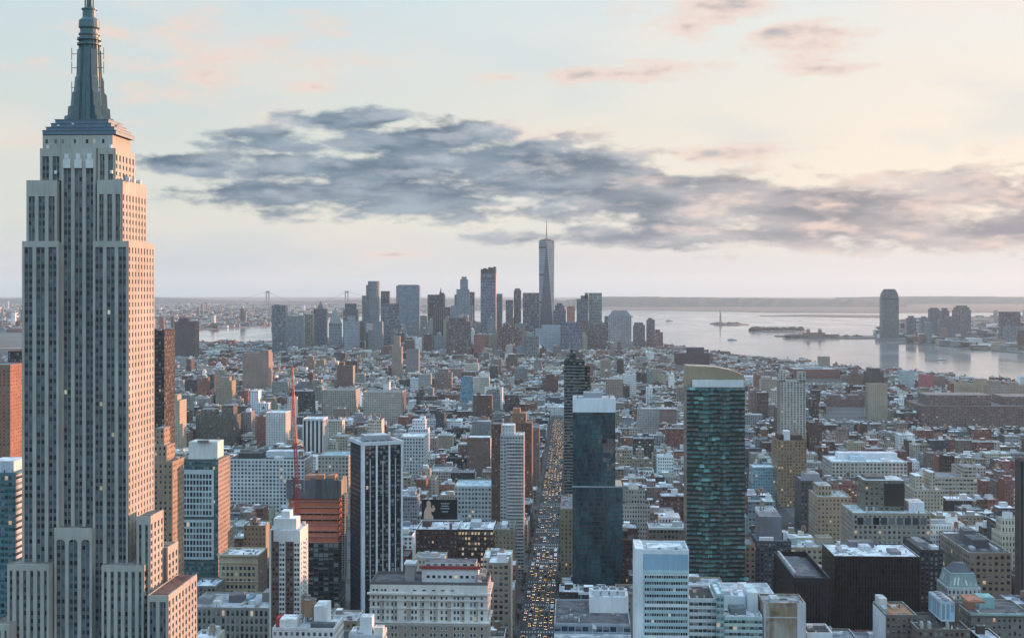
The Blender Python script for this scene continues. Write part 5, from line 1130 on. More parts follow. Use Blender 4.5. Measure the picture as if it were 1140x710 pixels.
r = sk(502, 526, 340, 5500, (.26, .29, .30), 'pale stepped tower rising to a slim rounded crown', 'pale stepped crown tower', yb=370, tiers=[(.25, .85, .1, .9, 322, None), (.42, .78, .2, .8, 311, None), (.48, .72, .3, .7, 308, None)]); sk(506, 511, 328, 5650, (.08, .09, .10), 'slim black tower half hidden behind the pale stepped crown tower on its left', 'half-hidden black tower', yb=345); sk(523, 528, 325, 5650, (.10, .10, .115), 'slim black tower half hidden at the right of the pale stepped crown tower', 'right half-hidden black tower', yb=345)
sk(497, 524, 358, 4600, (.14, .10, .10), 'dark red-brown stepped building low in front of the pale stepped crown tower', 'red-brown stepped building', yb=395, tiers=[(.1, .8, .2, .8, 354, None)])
r = sk(535, 552, 305, 5300, (.16, .19, .23), 'tall slab with open dark scaffold crown, right side lit orange', 'scaffold-crowned slab', yb=372, side=sty((.60, .44, .36), (.45, .33, .27), wf=.4, hf=.5, lit=0), dp=70)  # sunset light on the right side is put into its wall and window colours
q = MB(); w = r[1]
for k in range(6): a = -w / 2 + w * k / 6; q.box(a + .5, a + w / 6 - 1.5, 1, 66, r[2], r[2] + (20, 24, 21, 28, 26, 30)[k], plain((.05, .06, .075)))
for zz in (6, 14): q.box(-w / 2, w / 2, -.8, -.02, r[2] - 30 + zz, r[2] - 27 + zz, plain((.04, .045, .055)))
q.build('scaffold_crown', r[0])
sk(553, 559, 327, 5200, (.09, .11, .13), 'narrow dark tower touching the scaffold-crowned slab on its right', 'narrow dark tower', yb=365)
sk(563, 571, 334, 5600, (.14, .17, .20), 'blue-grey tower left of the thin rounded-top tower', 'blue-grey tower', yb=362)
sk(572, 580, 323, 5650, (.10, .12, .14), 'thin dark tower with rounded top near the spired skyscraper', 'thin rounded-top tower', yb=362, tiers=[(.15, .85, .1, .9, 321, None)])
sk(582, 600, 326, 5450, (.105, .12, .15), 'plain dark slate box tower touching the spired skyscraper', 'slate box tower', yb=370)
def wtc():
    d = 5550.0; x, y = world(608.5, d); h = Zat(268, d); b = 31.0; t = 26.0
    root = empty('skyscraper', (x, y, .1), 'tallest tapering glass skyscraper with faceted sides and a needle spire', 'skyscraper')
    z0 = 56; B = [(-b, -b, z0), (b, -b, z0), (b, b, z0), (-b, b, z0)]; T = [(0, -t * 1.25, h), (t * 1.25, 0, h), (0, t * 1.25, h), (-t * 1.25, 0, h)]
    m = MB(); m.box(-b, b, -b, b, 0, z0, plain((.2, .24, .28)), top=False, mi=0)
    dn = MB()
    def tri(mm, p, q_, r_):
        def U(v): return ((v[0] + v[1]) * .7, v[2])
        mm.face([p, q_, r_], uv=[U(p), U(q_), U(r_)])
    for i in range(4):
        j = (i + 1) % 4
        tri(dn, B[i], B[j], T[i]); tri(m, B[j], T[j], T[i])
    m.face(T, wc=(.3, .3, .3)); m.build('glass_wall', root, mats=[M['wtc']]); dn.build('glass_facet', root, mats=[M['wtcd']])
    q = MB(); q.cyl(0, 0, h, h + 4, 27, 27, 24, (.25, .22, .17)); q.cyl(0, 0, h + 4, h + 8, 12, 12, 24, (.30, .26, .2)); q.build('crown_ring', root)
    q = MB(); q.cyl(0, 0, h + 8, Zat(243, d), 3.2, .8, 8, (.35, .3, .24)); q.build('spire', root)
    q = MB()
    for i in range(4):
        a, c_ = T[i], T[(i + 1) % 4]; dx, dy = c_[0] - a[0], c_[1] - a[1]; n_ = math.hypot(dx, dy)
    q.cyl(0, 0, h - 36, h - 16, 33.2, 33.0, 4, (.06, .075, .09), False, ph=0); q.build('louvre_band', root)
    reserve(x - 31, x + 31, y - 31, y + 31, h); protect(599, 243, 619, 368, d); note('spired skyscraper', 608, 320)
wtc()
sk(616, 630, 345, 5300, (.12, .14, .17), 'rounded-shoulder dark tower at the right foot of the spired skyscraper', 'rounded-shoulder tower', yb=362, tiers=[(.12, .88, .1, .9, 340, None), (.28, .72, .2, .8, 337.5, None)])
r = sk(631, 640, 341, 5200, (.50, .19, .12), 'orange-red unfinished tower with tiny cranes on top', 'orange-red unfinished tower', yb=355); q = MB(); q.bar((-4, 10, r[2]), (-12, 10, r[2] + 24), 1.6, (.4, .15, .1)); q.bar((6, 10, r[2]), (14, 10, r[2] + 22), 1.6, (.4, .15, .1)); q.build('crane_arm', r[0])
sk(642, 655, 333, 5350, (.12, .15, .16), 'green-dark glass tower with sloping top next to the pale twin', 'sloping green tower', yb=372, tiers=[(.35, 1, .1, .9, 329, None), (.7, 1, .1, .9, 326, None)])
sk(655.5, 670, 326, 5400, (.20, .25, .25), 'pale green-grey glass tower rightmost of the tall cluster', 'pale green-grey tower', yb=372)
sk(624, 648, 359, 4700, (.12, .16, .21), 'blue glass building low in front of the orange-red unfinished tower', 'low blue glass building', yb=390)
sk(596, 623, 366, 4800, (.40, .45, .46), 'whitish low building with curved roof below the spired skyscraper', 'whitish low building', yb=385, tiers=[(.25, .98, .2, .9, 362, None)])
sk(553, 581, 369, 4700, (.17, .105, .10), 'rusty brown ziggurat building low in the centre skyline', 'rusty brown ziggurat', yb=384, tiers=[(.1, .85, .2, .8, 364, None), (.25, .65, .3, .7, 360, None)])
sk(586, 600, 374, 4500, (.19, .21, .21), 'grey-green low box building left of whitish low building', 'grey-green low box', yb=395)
sk(641, 675, 361, 4900, (.14, .125, .14), 'low wide mauve-brown building row left of the cut-corner tower', 'mauve-brown row', yb=390, tiers=[(.0, .3, .1, .8, 358, None)])
r = sk(677, 703, 352, 5100, (.30, .28, .28), 'wide taupe tower with cut-corner crown at the right end of the skyline', 'cut-corner tower', yb=381, side=sty((.18, .18, .2))); q = MB(); frustum(q, -r[1] / 2 + .3, r[1] / 2 - .3, 2, 32, r[2] - 1, -r[1] * .3, r[1] * .3, 8, 26, r[2] + 23, (.20, .22, .25)); q.build('crown', r[0])
sk(673, 679, 352, 5300, (.11, .12, .15), 'slim dark tower just left of the cut-corner tower', 'slim dark tower', yb=380)
sk(705, 718, 362, 5200, (.13, .14, .16), 'dark squat tower right of the cut-corner tower', 'dark squat tower', yb=380, tiers=[(.1, .85, .1, .9, 359, None)])
sk(720, 729, 356, 5250, (.13, .14, .16), 'dark tower second from the right end of the skyline by the bay', 'second-last dark tower', yb=380, tiers=[(.2, .7, .2, .8, 354, None)])
sk(726, 738, 370, 5150, (.24, .13, .11), 'red brick stepped building last of the skyline before the bay', 'red brick end building', yb=386, tiers=[(.3, .75, .2, .8, 367, None)])

# towers across the river on the right
def jersey_tower():
    d = 6350.0; x, y = world(990, d); h = Zat(330, d); w = Xat(999, y) - Xat(980, y)
    root = empty('skyscraper', (x, y, -2.9), 'tallest dark glass tower across the river with a narrowing curved top', 'skyscraper'); st = sty((.10, .125, .14), (.06, .08, .09), bay=5, fl=4, wf=.7, hf=.6, lit=0)
    q = MB(); q.box(-w / 2, w / 2, -20, 24, 0, h, st); z = h
    for k, (f, dz) in enumerate(((.94, 16), (.84, 10), (.72, 8), (.62, 5))): q.box(-w / 2 * f, w / 2 * f, -20 * f, 24 * f, z, z + dz, st); z += dz
    q.build('wall', root); q = MB(); q.box(-w * .45, w * .45, -21, -20.02, h - 14, h - 7, plain((.05, .06, .07))); q.build('louvre_band', root)
    q = MB(); q.box(-w * .75, w * .95, -40, 30, 0, 16, plain((.2, .19, .2))); q.build('podium', root)
    reserve(x - w, x + w, y - 40, y + 30, h); note('tallest tower across the river', 990, 350)
jersey_tower()
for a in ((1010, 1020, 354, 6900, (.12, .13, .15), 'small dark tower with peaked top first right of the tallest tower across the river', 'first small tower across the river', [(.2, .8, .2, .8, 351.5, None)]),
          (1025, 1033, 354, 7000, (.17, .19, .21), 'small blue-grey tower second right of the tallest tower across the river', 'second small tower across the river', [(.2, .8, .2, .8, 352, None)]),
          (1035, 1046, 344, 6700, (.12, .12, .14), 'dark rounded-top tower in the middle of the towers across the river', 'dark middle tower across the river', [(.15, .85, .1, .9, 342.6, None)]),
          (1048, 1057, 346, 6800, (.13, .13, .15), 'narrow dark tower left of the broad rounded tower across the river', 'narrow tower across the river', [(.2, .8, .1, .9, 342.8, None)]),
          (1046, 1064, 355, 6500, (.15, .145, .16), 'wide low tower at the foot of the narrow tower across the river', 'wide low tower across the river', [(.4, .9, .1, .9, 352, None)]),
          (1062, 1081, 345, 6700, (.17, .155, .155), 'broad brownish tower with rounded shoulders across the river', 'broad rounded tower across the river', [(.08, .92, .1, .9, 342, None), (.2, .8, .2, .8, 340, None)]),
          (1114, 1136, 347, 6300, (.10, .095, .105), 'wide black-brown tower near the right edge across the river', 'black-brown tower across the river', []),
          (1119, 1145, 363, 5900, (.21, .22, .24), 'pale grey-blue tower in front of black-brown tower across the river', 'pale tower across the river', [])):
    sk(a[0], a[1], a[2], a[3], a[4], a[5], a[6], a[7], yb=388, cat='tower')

# suspension bridge far away at the mouth of the bay
def bridge():
    root = empty('suspension_bridge', world(340, 16000) + (0,), 'faint far suspension bridge with two tall towers on the left horizon', 'bridge')
    ox, oy = root.location.x, root.location.y
    def loc(px): x, y = world(px, 16000); return x - ox, y - oy
    for px in (298, 386):
        x, y = loc(px); q = MB()
        for s_ in (-16, 16): q.box(x + s_ - 6, x + s_ + 6, y - 8, y + 8, -3, 238, plain((.17, .2, .24)))
        q.box(x - 22, x + 22, y - 5, y + 5, 212, 236, plain((.17, .2, .24)), bottom=True); q.box(x - 22, x + 22, y - 5, y + 5, 60, 78, plain((.17, .2, .24)), bottom=True); q.build('bridge_tower', root)
    q = MB(); a, b = loc(250), loc(440); q.box(a[0], b[0], -9, 9, 64, 71, plain((.17, .2, .24)), bottom=True); q.build('bridge_deck', root)
    q = MB(); a, b = loc(298)[0], loc(386)[0]; n = 24
    pts = [(a + (b - a) * k / n, 0, 232 - 150 * (1 - (2 * k / n - 1) ** 2)) for k in range(n + 1)]
    e0, e1 = loc(250)[0], loc(440)[0]; pts = [(e0, 0, 68)] + pts + [(e1, 0, 68)]
    for p, r_ in zip(pts[:-1], pts[1:]): q.bar(p, r_, 3.0, (.17, .2, .24))
    q.build('cable', root)
bridge()

# statue on its island, castle-like hall, boats
def statue():
    x, y = gp(802, 360.5); root = empty('statue', (x, y, 1.5), 'tiny green robed statue raising a torch on a tall pedestal on an island', 'statue')
    q = MB(); q.cyl(0, 0, 0, 9, 52, 48, 11, (.26, .24, .22)); q.build('star_fort', root)
    q = MB(); q.cyl(0, 0, 9, 20, 17, 13, 4, (.34, .31, .27), ph=pi / 4); q.cyl(0, 0, 20, 45, 11, 8.5, 4, (.34, .31, .27), ph=pi / 4); q.cyl(0, 0, 45, 48, 10, 10, 4, (.34, .31, .27), ph=pi / 4); q.build('pedestal', root)
    q = MB(); prof = [(48, 6.0), (56, 5.6), (66, 4.6), (74, 4.4), (79, 4.8), (81, 2.0), (82.5, 2.2), (86, 2.5), (89, 1.6), (90, .3)]
    for (z0, r0), (z1, r1) in zip(prof[:-1], prof[1:]): q.cyl(0, 0, z0, z1, r0, r1, 12, cap=z1 == 90)
    q.bar((-3, 0, 78), (-5.5, -.5, 86), 2.4); q.bar((-5.5, -.5, 86), (-5.8, -.6, 94), 1.9); q.bar((4, -1, 77), (4.4, -3.4, 70), 2.2)
    for k in range(7):
        a = pi * k / 6; q.bar((2.2 * cos(a), 0, 88 + 1.2 * sin(a)), (4.6 * cos(a), 0, 88.5 + 3.8 * sin(a)), .5)
    q.build('robed_figure', root, mats=[M['statue']])
    q = MB(); q.cyl(-5.8, -.6, 94, 95.6, 1.5, 2.0, 8, (.4, .35, .15)); q.cyl(-5.8, -.6, 95.6, 99, 1.3, .2, 8, (.55, .42, .15)); q.build('torch', root)
statue()
def hall():
    x, y = gp(907, 375.2); root = empty('terminal_building', (x, y, 1.5), 'long brick hall with four domed corner towers on the river island', 'hall')
    q = MB(); q.box(-55, 55, 0, 40, 0, 22, sty((.30, .19, .16), wf=.4, hf=.6), top=(.25, .2, .19)); q.build('wall', root)
    for sx in (-30, 30):
        for yy in (2, 36):
            q = MB(); q.box(sx - 6, sx + 6, yy - 6, yy + 6, 22, 36, plain((.32, .2, .17))); q.cyl(sx, yy, 36, 46, 6, .5, 10, (.24, .33, .3)); q.build('corner_tower', root)
    for s_ in (-1, 1):
        q = MB(); q.box(min(s_ * 56, s_ * 130), max(s_ * 56, s_ * 130), 8, 30, 0, 13, sty((.28, .19, .17), wf=.4, hf=.5)); q.build('wing', root)
hall()
for (px, py, L, lab) in ((815, 378, 46, 'small ferry crossing the bay below the statue island'), (745, 357, 60, 'low ship in the bay right of the skyline'), (700, 352, 80, 'long faint ship far out in the bay'), (893, 398, 24, 'little boat near the shore above the pier shed'), (1048, 400, 30, 'white boat on the river at the right')):
    x, y = gp(px, py); root = empty('boat', (x, y, -3.0), lab, 'boat'); w = L * .13
    q = MB(); A = [(-L / 2, -w), (L * .32, -w), (L / 2, 0), (L * .32, w), (-L / 2, w)]
    for i in range(5): a, b = A[i], A[(i + 1) % 5]; q.face([(a[0] * .95, a[1] * .9, 0), (b[0] * .95, b[1] * .9, 0), (b[0], b[1], L * .09), (a[0], a[1], L * .09)], wc=(.2, .22, .25))
    q.face([(a[0], a[1], L * .09) for a in A], wc=(.5, .5, .48)); q.build('hull', root)
    q = MB(); q.box(-L * .38, L * .1, -w * .7, w * .7, L * .09 + .01, L * .2, plain((.62, .6, .56))); q.box(-L * .1, L * .05, -w * .5, w * .5, L * .2 + .01, L * .27, plain((.62, .6, .56))); q.build('cabin', root)

# ---------------------------------------------------------------- ordinary city buildings on the street grid
rnd = random.Random(21)
PAL = [((.24, .105, .08), 'red brick'), ((.11, .068, .056), 'brown brick'), ((.062, .045, .04), 'dark brown brick'), ((.32, .265, .20), 'tan brick'), ((.53, .49, .41), 'cream'),
       ((.30, .30, .295), 'grey stone'), ((.19, .20, .21), 'slate grey'), ((.74, .75, .75), 'white'), ((.06, .065, .07), 'charcoal'), ((.24, .18, .155), 'rose-brown'), ((.22, .28, .30), 'blue-grey')]
def hit(x0, x1, y0, y1):
    for a, b, c, e in FOOT:
        if x0 < b and x1 > a and y0 < e and y1 > c: return True
    return False
def cap_height(x0, x1, y0, y1, h):
    """lower a building until it no longer stands in front of what the photo shows behind it"""
    p = [proj(x, y, 0)[0] for x in (x0, x1) for y in (y0, y1)]; a, b = min(p), max(p); d = proj((x0 + x1) / 2, y0, 0)[2]
    for (q0, r0, q1, r1, dd) in PROT:
        if d < dd - 4 and a < q1 - .5 and b > q0 + .5:
            h = min(h, Zat(r1 + .5, d))
    return h
def in_poly(x, y, P):
    c = False
    for i in range(len(P)):
        (x1, y1), (x2, y2) = P[i], P[i - 1]
        if (y1 > y) != (y2 > y) and x < (x2 - x1) * (y - y1) / (y2 - y1) + x1: c = not c
    return c
SHORE = [(x, y) for x, y in MANH]
def height_at(X, Y):
    if Y < 1150: h = rnd.uniform(22, 58) if rnd.random() < .8 else rnd.uniform(55, 80)
    elif Y < 1700: h = rnd.choice([rnd.uniform(14, 30), rnd.uniform(24, 52), rnd.uniform(26, 46)]) if X < 200 else rnd.choice([rnd.uniform(12, 26), rnd.uniform(20, 48)])
    elif Y < 2500: h = rnd.uniform(13, 36) if rnd.random() < .80 else rnd.uniform(36, 68)
    elif Y < 4200: h = rnd.uniform(12, 28) if rnd.random() < .88 else rnd.uniform(30, 66)
    else: h = rnd.uniform(14, 40) if rnd.random() < (.42 if -800 < X < 420 else .9) else rnd.uniform(45, 135)
    if X > 420 and Y > 1500: h = h * .8
    return h
GEN = []; PREV = []
def add_lot(x0, x1, y0, y1, Y):
    if hit(x0, x1, y0, y1): return
    cxp, cyp, d = proj((x0 + x1) / 2, y0, 0)
    if cxp < -40 or cxp > 1180: return
    if not in_poly((x0 + x1) / 2, y1 + 14, SHORE): return
    X = (x0 + x1) / 2
    h = height_at(X, Y)
    w, l = x1 - x0, y1 - y0
    if w < 12: h = min(h, rnd.uniform(12, 24))
    h = cap_height(x0, x1, y0, y1, h)
    # keep the skyline of the photo: nothing ordinary rises above the roof line of the far city
    if Y > 4480 and 395 < cxp < 690: lim = 358
    else: lim = 392 if 300 < cxp < 740 else (398 if cxp < 300 else 410)
    if d > 2600: h = min(h, max(rnd.uniform(11, 26), Zat(lim + rnd.uniform(0, 10), d)))
    if h < 7: return
    r = rnd.random(); brick = X > 150 and Y > 1400
    wts = [6, 5, 3, 3.5, 3, 2, 1.5, 1.4, 1, 6, .5] if brick else [4.2, 3.8, 3.2, 4.6, 5, 3.6, 2.6, 4.2, 2.6, 3.2, 1.2]
    k = rnd.choices(range(len(PAL)), wts)[0]
    if w < 26 and PREV and abs(PREV[0] - x0) < 1 and abs(PREV[1] - Y) < 1 and rnd.random() < .62:
        h = min(h if h < PREV[2] - 8 else 999, PREV[2] + rnd.uniform(-1.5, 1.5), cap_height(x0, x1, y0, y1, 999)); k = PREV[3] if rnd.random() < .5 else k
        if h < 7: return
    PREV[:] = [x1 + .25, Y, h, k]; wc = jit(PAL[k][0], .18)
    rc, rn = rnd.choices([(SNOW, 'snow-white roof'), (SILV, 'silver roof'), (GREY, 'grey roof'), (TAR, 'black tar roof'), ((.36, .40, .43), 'pale blue-grey roof')], [4.6, 3.2, 2.2, 1.4, 2.8])[0]
    fine = rnd.random()
    g = dict(x=X, y=y0, w=w, l=l, h=h, seed=rnd.randint(0, 10 ** 7), roof=jit(rc, .1), cn=PAL[k][1], rn=rn,
             st=sty(wc, jit((.035, .045, .055), .3), bay=rnd.uniform(2.2, 3.8), fl=rnd.uniform(3.3, 4.3), wf=rnd.uniform(.38, .66), hf=rnd.uniform(.42, .6), lit=rnd.choice([.0, .0, .01, .03])),
             tank=h > 17 and rnd.random() < (.5 if Y < 2600 else .3), nac=rnd.randint(1, 4), cornice=rnd.random() < .4, z=.16 if Y < 3300 else .02)
    if h > 34 and w > 15 and rnd.random() < .35: g['up'] = (rnd.uniform(.4, .75), rnd.uniform(.25, .45), rnd.uniform(5, 14)); g['h'] = h - g['up'][2]
    GEN.append(g)
for k in range(0, 47):
    ys = ST0 + STP * k + STW / 2
    if ys < 760 or ys > 4450: continue
    bend = 0 if ys < 2480 else rnd.uniform(60, 200); half = AVW / 2 + 3 if ys < 2480 else 7
    for a, b in zip(AVES[:-1], AVES[1:]):
        xa, xb = a + half - bend, b - half - bend
        pa, pb = proj(xa, ys, 0)[0], proj(xb, ys, 0)[0]
        if pb < -60 or pa > 1200: continue
        for (ya, yb) in ((ys + 2.5, ys + 30.2), (ys + 31.2, ys + STP - STW - 2.5)):
            x = xa
            while x < xb - 6:
                w = rnd.choice([rnd.uniform(8, 14), rnd.uniform(14, 24), rnd.uniform(20, 34)]) if ys < 2400 else rnd.choice([rnd.uniform(8, 14), rnd.uniform(9, 20), rnd.uniform(20, 40)])
                w = min(w, xb - x)
                if xb - x - w < 7: w = xb - x
                add_lot(x, x + w - .25, ya + (rnd.uniform(0, 1.2)), yb - (rnd.uniform(0, 6)), ys)
                x += w
# irregular lower city
y = 4480.0
while y < 5750:
    x = -1700.0
    while x < 1200:
        w = rnd.uniform(14, 44)
        px = proj(x, y, 0)[0]
        if rnd.random() < .86: add_lot(x, x + w, y + rnd.uniform(0, 4), y + rnd.uniform(28, 46), y)
        x += w * 1.0 + (rnd.uniform(7, 16) if rnd.random() < .25 else .6)
    y += 58

for _ in range(230):                     # mid-height blocks crowding round the foot of the financial district
    d_ = rnd.uniform(4750, 6000); px_ = rnd.uniform(398, 690); X_, Y_2 = world(px_, d_); w = rnd.uniform(22, 42); l = rnd.uniform(22, 38)
    if hit(X_ - w / 2, X_ + w / 2, Y_2, Y_2 + l) or not in_poly(X_, Y_2 + l + 10, SHORE) or any(abs(g_['x'] - X_) < (g_['w'] + w) / 2 and g_['y'] < Y_2 + l and Y_2 < g_['y'] + g_['l'] and g_['h'] > 50 for g_ in GEN): continue
    h = rnd.uniform(70, 175); h = min(h, Zat(rnd.uniform(351, 374), d_))
    if h < 30: continue
    k = rnd.choices(range(len(PAL)), [2, 2, 2, 2, 2, 4, 5, 2, 3, 2, 5])[0]; wc = jit(PAL[k][0], .18)
    g = dict(x=X_, y=Y_2, w=w, l=l, h=h, seed=rnd.randint(0, 10 ** 7), roof=jit(GREY, .2), cn=PAL[k][1], rn='grey roof', st=sty(wc, (.05, .065, .08), bay=5, fl=rnd.choice((4, 6, 8)), wf=.55, hf=.55, lit=.005), tank=False, nac=1, z=.02)
    if rnd.random() < .5: g['up'] = (rnd.uniform(.4, .75), .3, rnd.uniform(8, 22)); g['h'] = h - g['up'][2]
    GEN.append(g)

# ---- which of them show largest: paint their outlines far to near and count what stays visible
import numpy as np
SC = 0.9; BW, BH = int(1140 * SC), int(710 * SC)
buf = np.full((BH, BW), -1, np.int32)
items = []
for i, g in enumerate(GEN):
    zt = g['h'] + (g['up'][2] if g.get('up') else 0); items.append((g['x'] - g['w'] / 2, g['x'] + g['w'] / 2, g['y'], g['y'] + g['l'], zt, i))
items += [(a, b, c, e, z, -2) for a, b, c, e, z, _ in BOXES]
items.sort(key=lambda q: -q[2])
def rect(px0, py0, px1, py1, v):
    a, b, c, e = int(max(0, px0 * SC)), int(max(0, py0 * SC)), int(min(BW, px1 * SC + 1)), int(min(BH, py1 * SC + 1))
    if c > a and e > b: buf[b:e, a:c] = v
for x0, x1, y0, y1, z, i in items:
    f = [proj(x0, y0, z), proj(x1, y0, z), proj(x0, y1, z), proj(x1, y1, z)]; g0 = proj(x0, y0, 0)
    rect(f[2][0], f[2][1], f[3][0], f[0][1], i)                     # roof, roughly
    rect(min(f[0][0], f[2][0]), f[0][1], max(f[1][0], f[3][0]), g0[1], i)
ids, cnt = np.unique(buf[buf >= 0], return_counts=True)
order = sorted(zip(cnt.tolist(), ids.tolist()), reverse=True)
N_IND = 225
chosen = [i for c, i in order[:N_IND]]; seen = {i: c for c, i in order}
cen = {}
for i in chosen:
    yy, xx = np.nonzero(buf == i); cen[i] = (xx.mean() / SC, yy.mean() / SC)
def form(g):
    h = g['h'] + (g['up'][2] if g.get('up') else 0)
    if h > 44: return 'tall building'
    if h > 26: return 'mid-rise'
    return 'low building'
used = {}; labs = {}
for i in sorted(chosen, key=lambda i: cen[i][1]):
    g = GEN[i]; px, py = cen[i]
    s, lx, ly = min(LMS, key=lambda q: (q[1] - px) ** 2 + ((q[2] - py) * 1.2) ** 2)
    dx, dy = px - lx, py - ly
    rel = ('right of' if dx > 0 else 'left of') if abs(dx) > abs(dy) else ('below' if dy > 0 else 'above')
    extra = ' with water tank' if g.get('tank') and g['w'] > 9 else (' with setback top' if g.get('up') else '')
    base = (g['cn'], form(g), g['rn'], extra, rel, s)
    used.setdefault(base, []).append((math.hypot(dx, dy), i))
ORD = ['', 'second-nearest ', 'third-nearest ', 'fourth-nearest ', 'fifth-nearest ', 'sixth-nearest ', 'seventh-nearest ']
for base, L in used.items():
    L.sort()
    for n, (_, i) in enumerate(L):
        cn, fm, rn, ex, rel, s = base
        pre = ('nearest ' if len(L) > 1 and n == 0 else ORD[min(n, 6)])
        labs[i] = f"{pre}{cn} {fm}, {rn}{ex}, {rel} {s}".replace('snow-white roof with', 'snow-white roof and').replace('roof with', 'roof and')
NAMES = {'tall building': 'tower_block', 'mid-rise': 'city_building', 'low building': 'town_building'}
for i in chosen:
    if len(labs[i].split()) > 16: labs[i] = labs[i].replace(' with water tank', '').replace(' and water tank', '').replace(' and setback top', '')
    g = GEN[i]; build_generic(g, NAMES[form(g)], labs[i], 'building', 'ordinary buildings of the near city blocks')
far = MB(); cs = set(chosen)
for i, g in enumerate(GEN):
    if i in cs: continue
    if i not in seen and g['y'] < 1500: continue
    build_into(far, g)
o = far.build('distant_buildings'); o['kind'] = 'stuff'
print('generic', len(GEN), 'seen', len(seen), 'chosen', len(chosen), 'smallest', order[min(N_IND, len(order)) - 1][0])

# ---- the low city across the east river and the far shores
def far_city(name, n, pxr, pyr, hr, seed, tall=.02):
    r = random.Random(seed); m = MB()
    for _ in range(n):
        px = r.uniform(*pxr); py = pyr[0] + (pyr[1] - pyr[0]) * r.random() ** .8
        x, y = gp(px, py)
        if not (in_poly(x, y, BROOK) or in_poly(x, y, JERSEY)): continue
        w, l = r.uniform(18, 70), r.uniform(15, 40); h = r.uniform(*hr) if r.random() > tall else r.uniform(40, 110)
        if h > 40: w = r.uniform(18, 32)
        m.off = (x, y, 0); wc = jit(r.choice(PAL)[0], .25)
        m.box(-w / 2, w / 2, 0, l, 0, h, sty(wc, bay=4, fl=4, wf=.4, hf=.5, lit=.004), top=jit(r.choice([SNOW, SILV, GREY, TAR, (.3, .3, .3)]), .2))
    o = m.build(name); o['kind'] = 'stuff'
far_city('far_buildings', 4200, (-60, 560), (337.5, 370), (7, 24), 5)
far_city('far_buildings', 900, (930, 1200), (352, 390), (7, 26), 6, .03)

# ---------------------------------------------------------------- the evening traffic on the avenue
CARCOL = [((.42, .29, .03), 'taxi'), ((.03, .03, .035), 'dark'), ((.45, .46, .47), 'white'), ((.16, .17, .18), 'grey')]
def car_mesh(col, lamps):
    m = MB(); c = plain(col); gl = plain((.02, .025, .03)); tyre = plain((.015, .015, .015))
    prof = [(-2.25, .35), (-2.3, .75), (-2.05, .95), (-1.2, 1.02), (-.55, 1.46), (.95, 1.5), (1.7, 1.06), (2.2, .98), (2.3, .6), (2.2, .35)]
    W = .9
    m.face([(-W, y, z) for y, z in prof], wc=col); m.face([(W, y, z) for y, z in prof[::-1]], wc=col)
    for i in range(len(prof) - 1):
        (ya, za), (yb, zb) = prof[i], prof[i + 1]; k = (.02, .025, .03) if i in (3, 5) else col
        m.face([(-W, ya, za), (W, ya, za), (W, yb, zb), (-W, yb, zb)][::-1], wc=k)
    for s in (-1, 1):
        m.box(s * W - .012 if s > 0 else -W - .012, s * W + .012 if s > 0 else -W + .012, -.9, 1.3, 1.08, 1.38, gl)
        for y in (-1.4, 1.4): m.box(min(s * .72, s * .93), max(s * .72, s * .93), y - .33, y + .33, 0, .64, tyre)
        if lamps: m.box(s * .62 - .13, s * .62 + .13, -2.36, -2.26, .65, .83, plain((1, .8, .5)), mi=lamps)
    if col[0] > .4 and col[2] < .1: m.box(-.35, .35, .0, .3, 1.5, 1.68, plain((.6, .55, .3)))
    return m
def bus_mesh(col, L, hh, lamps):
    m = MB(); m.box(-1.25, 1.25, -L / 2, L / 2, .4, hh, plain(col), top=jit((.55, .57, .58), .1), bottom=True)
    m.box(-1.1, 1.1, -L / 2 - .03, -L / 2 - .002, 1.5, hh - .5, plain((.02, .03, .035)))
    for s in (-1, 1):
        m.box(min(s * 1.252, s * 1.27), max(s * 1.252, s * 1.27), -L / 2 + .5, L / 2 - .6, 1.6, hh - .6, plain((.02, .03, .035)))
        for y in (-L * .32, L * .3): m.box(min(s * .95, s * 1.28), max(s * .95, s * 1.28), y - .48, y + .48, 0, .95, plain((.015, .015, .015)))
        m.box(s * .9 - .17, s * .9 + .17, -L / 2 - .05, -L / 2 - .002, .7, .95, plain((1, .8, .5)), mi=lamps)
    return m
def headlight_mesh(name, mat):
    m = MB(); m.box(-.13, .13, -.06, .04, -.09, .09, plain((1, .8, .5))); return m.mesh(name, [mat])
HL = [headlight_mesh('headlight', M['head']), headlight_mesh('headlight', M['headw'])]
CM = [car_mesh(c, 0).mesh('car_body', [FAC]) for c, _ in CARCOL]
CMD = [car_mesh(c, 0).mesh('car_body', [FAC]) for c, _ in CARCOL]
CMB = [[car_mesh(c, k).mesh('car_body', [FAC, M['head'], M['headw']]) for k in (1, 2)] for c, _ in CARCOL]
LAB = {'taxi': 'yellow taxi queueing in the avenue traffic', 'dark': 'dark car queueing in the avenue traffic', 'white': 'white car queueing in the avenue traffic', 'grey': 'grey car queueing in the avenue traffic'}
rc = random.Random(77); slots = []
for lane in range(6):
    lx = AVX - 9.75 + lane * 3.9; yy = 905 + rc.uniform(0, 8)
    while yy < 2500:
        t = (yy - ST0) % STP; gap = rc.uniform(6.2, 14.0)
        dens = .88 if yy < 1230 else (.32 if yy < 1560 else .9)
        if lane in (0, 5): dens *= .75
        if rc.random() < dens and not (t < 9): slots.append((lx + rc.uniform(-.6, .6), yy))
        yy += gap if dens > .5 else gap * 1.2
buses = []
for n_ in range(26):
    lane = rc.choice([0, 0, 1, 4, 5, 5, 2]); y_ = rc.uniform(925, 1480); x_ = AVX - 9.75 + lane * 3.9
    if (y_ - ST0) % STP < 12 or any(abs(y_ - b[1]) < 15 and abs(x_ - b[0]) < 3 for b in buses): continue
    slots = [s for s in slots if not (abs(s[0] - x_) < 3.0 and abs(s[1] - y_) < 9.5)]; buses.append((x_, y_))
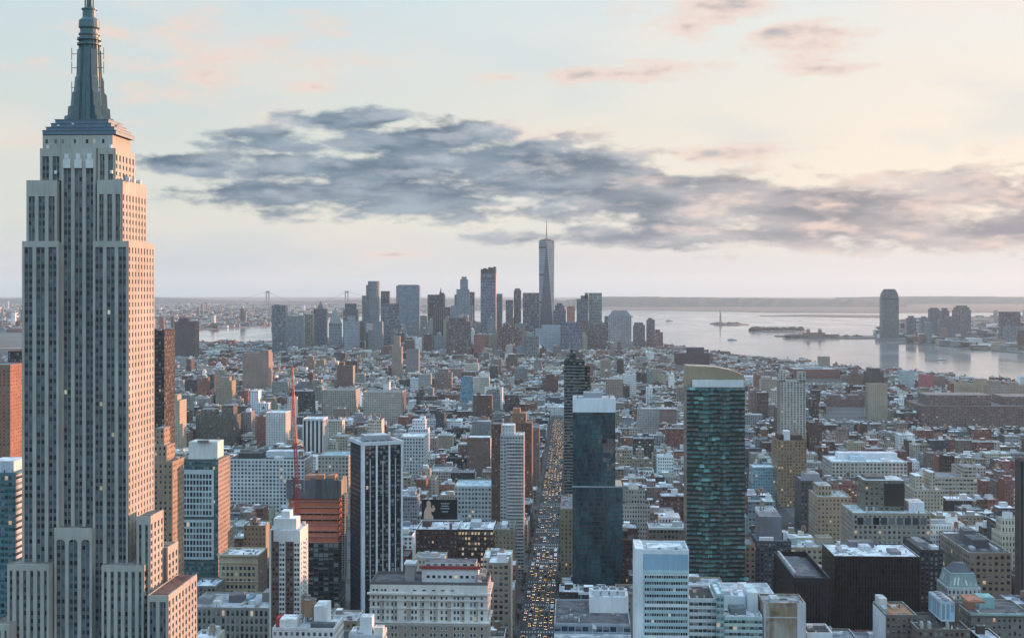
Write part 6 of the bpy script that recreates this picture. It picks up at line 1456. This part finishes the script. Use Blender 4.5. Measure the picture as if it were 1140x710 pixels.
BKIND = [('bus', bus_mesh((.55, .57, .58), 12, 3.1, 1), 'long white city bus with pale roof in the avenue traffic'), ('box_truck', bus_mesh((.62, .62, .6), 7.5, 3.4, 1), 'boxy white delivery truck in the avenue traffic'), ('van', bus_mesh((.20, .23, .26), 5.6, 2.4, 2), 'grey-blue delivery van in the avenue traffic')]
BM = [b[1].mesh(b[0] + '_body', [FAC, M['head'], M['headw']]) for b in BKIND]
for (x_, y_) in buses:
    k = rc.choice([0, 1, 1, 2, 2]); o = bpy.data.objects.new(BKIND[k][0], BM[k]); COL.objects.link(o); o.location = (x_, y_, .01)
    tag(o, BKIND[k][2], BKIND[k][0].replace('_', ' '), 'avenue traffic, ' + BKIND[k][0].replace('_', ' '))
slots.sort(key=lambda q: q[1])
stuff = MB()
for n, (x, yv) in enumerate(slots):
    k = rc.choices(range(4), [2.2, 3.6, 1.8, 2.4])[0]; dim = rc.random() < .22; warm = 0 if rc.random() < .7 else 1
    if n < 300:
        near = n < 150
        o = bpy.data.objects.new('car', CM[k] if near or dim else CMB[k][warm]); COL.objects.link(o); o.location = (x, yv, .01); o.rotation_euler[2] = rc.uniform(-.03, .03)
        tag(o, LAB[CARCOL[k][1]], 'taxi' if k == 0 else 'car', 'cars queueing on the avenue, ' + CARCOL[k][1])
        if near and not dim:
            for s in (-.62, .62):
                h_ = bpy.data.objects.new('headlight', HL[warm]); COL.objects.link(h_); h_.parent = o; h_.location = (s, -2.32, .74)
    else:
        m = car_mesh(CARCOL[k][0], 0 if dim else 1 + warm); b = len(stuff.v)
        stuff.v += [(p[0] + x, p[1] + yv, p[2] + .01) for p in m.v]; stuff.f += [tuple(i + b for i in f) for f in m.f]
        stuff.mi += m.mi; stuff.uv += m.uv; stuff.w2 += m.w2; stuff.wc += m.wc; stuff.gc += m.gc
o = stuff.build('distant_cars', mats=[FAC, M['head'], M['headw']])
if o: o['kind'] = 'stuff'
print('cars', len(slots), 'objects', len(bpy.data.objects))

# ---------------------------------------------------------------- bare street trees and lamps along the near avenue
def tree_meshes(seed):
    r = random.Random(seed); t = MB(); h = r.uniform(7.5, 10.5)
    t.cyl(0, 0, 0, h * .45, .22, .15, 6); tips = []
    for k in range(7):
        a = r.uniform(0, 2 * pi); z0 = h * r.uniform(.28, .45); e = (cos(a) * r.uniform(1.2, 2.6), sin(a) * r.uniform(1.2, 2.6), h * r.uniform(.62, .92))
        t.bar((0, 0, z0), e, .12); tips.append(((0, 0, z0), e))
    c = MB()
    for (p, e) in tips:
        for _ in range(14):
            f = r.uniform(.35, 1.0); s = tuple(p[i] + (e[i] - p[i]) * f for i in range(3))
            d = (s[0] + r.uniform(-1.2, 1.2), s[1] + r.uniform(-1.2, 1.2), s[2] + r.uniform(.2, 1.6)); c.bar(s, d, .07)
    return t.mesh('trunk', [M['treemass']]), c.mesh('crown', [M['treemass']])
TM = [tree_meshes(s) for s in (1, 2, 3, 4)]
lm = MB(); lm.cyl(0, 0, 0, 8.5, .12, .08, 6); lm.bar((0, 0, 8.4), (2.2, 0, 9.0), .1); LPM = lm.mesh('post', [M['steel']])
lh = MB(); lh.box(-.5, .35, -.16, .16, -.1, .06, plain((.5, .5, .5)), bottom=True); LHM = lh.mesh('lamp_head', [M['steel']])
rt_ = random.Random(9)
for side in (-1, 1):
    yv = 900.0
    while yv < 1420:
        t = (yv - ST0) % STP
        if 13 < t < 77:
            if rt_.random() < .6:
                a, b = rt_.choice(TM); r = empty('street_tree', (AVX + side * 14.6, yv, .15), 'bare winter street tree on the avenue pavement', 'tree', 'bare trees along the avenue', rt_.uniform(0, 6))
                for n_, m_ in (('trunk', a), ('crown', b)): o = bpy.data.objects.new(n_, m_); COL.objects.link(o); o.parent = r
            elif rt_.random() < .7:
                r = empty('street_lamp', (AVX + side * 14.0, yv, .15), 'grey street lamp with curved arm at the avenue kerb', 'street lamp', 'street lamps along the avenue', pi if side > 0 else 0)
                o = bpy.data.objects.new('post', LPM); COL.objects.link(o); o.parent = r
                o = bpy.data.objects.new('lamp_head', LHM); COL.objects.link(o); o.parent = r; o.location = (2.4, 0, 9.0)
        yv += rt_.uniform(8, 13)
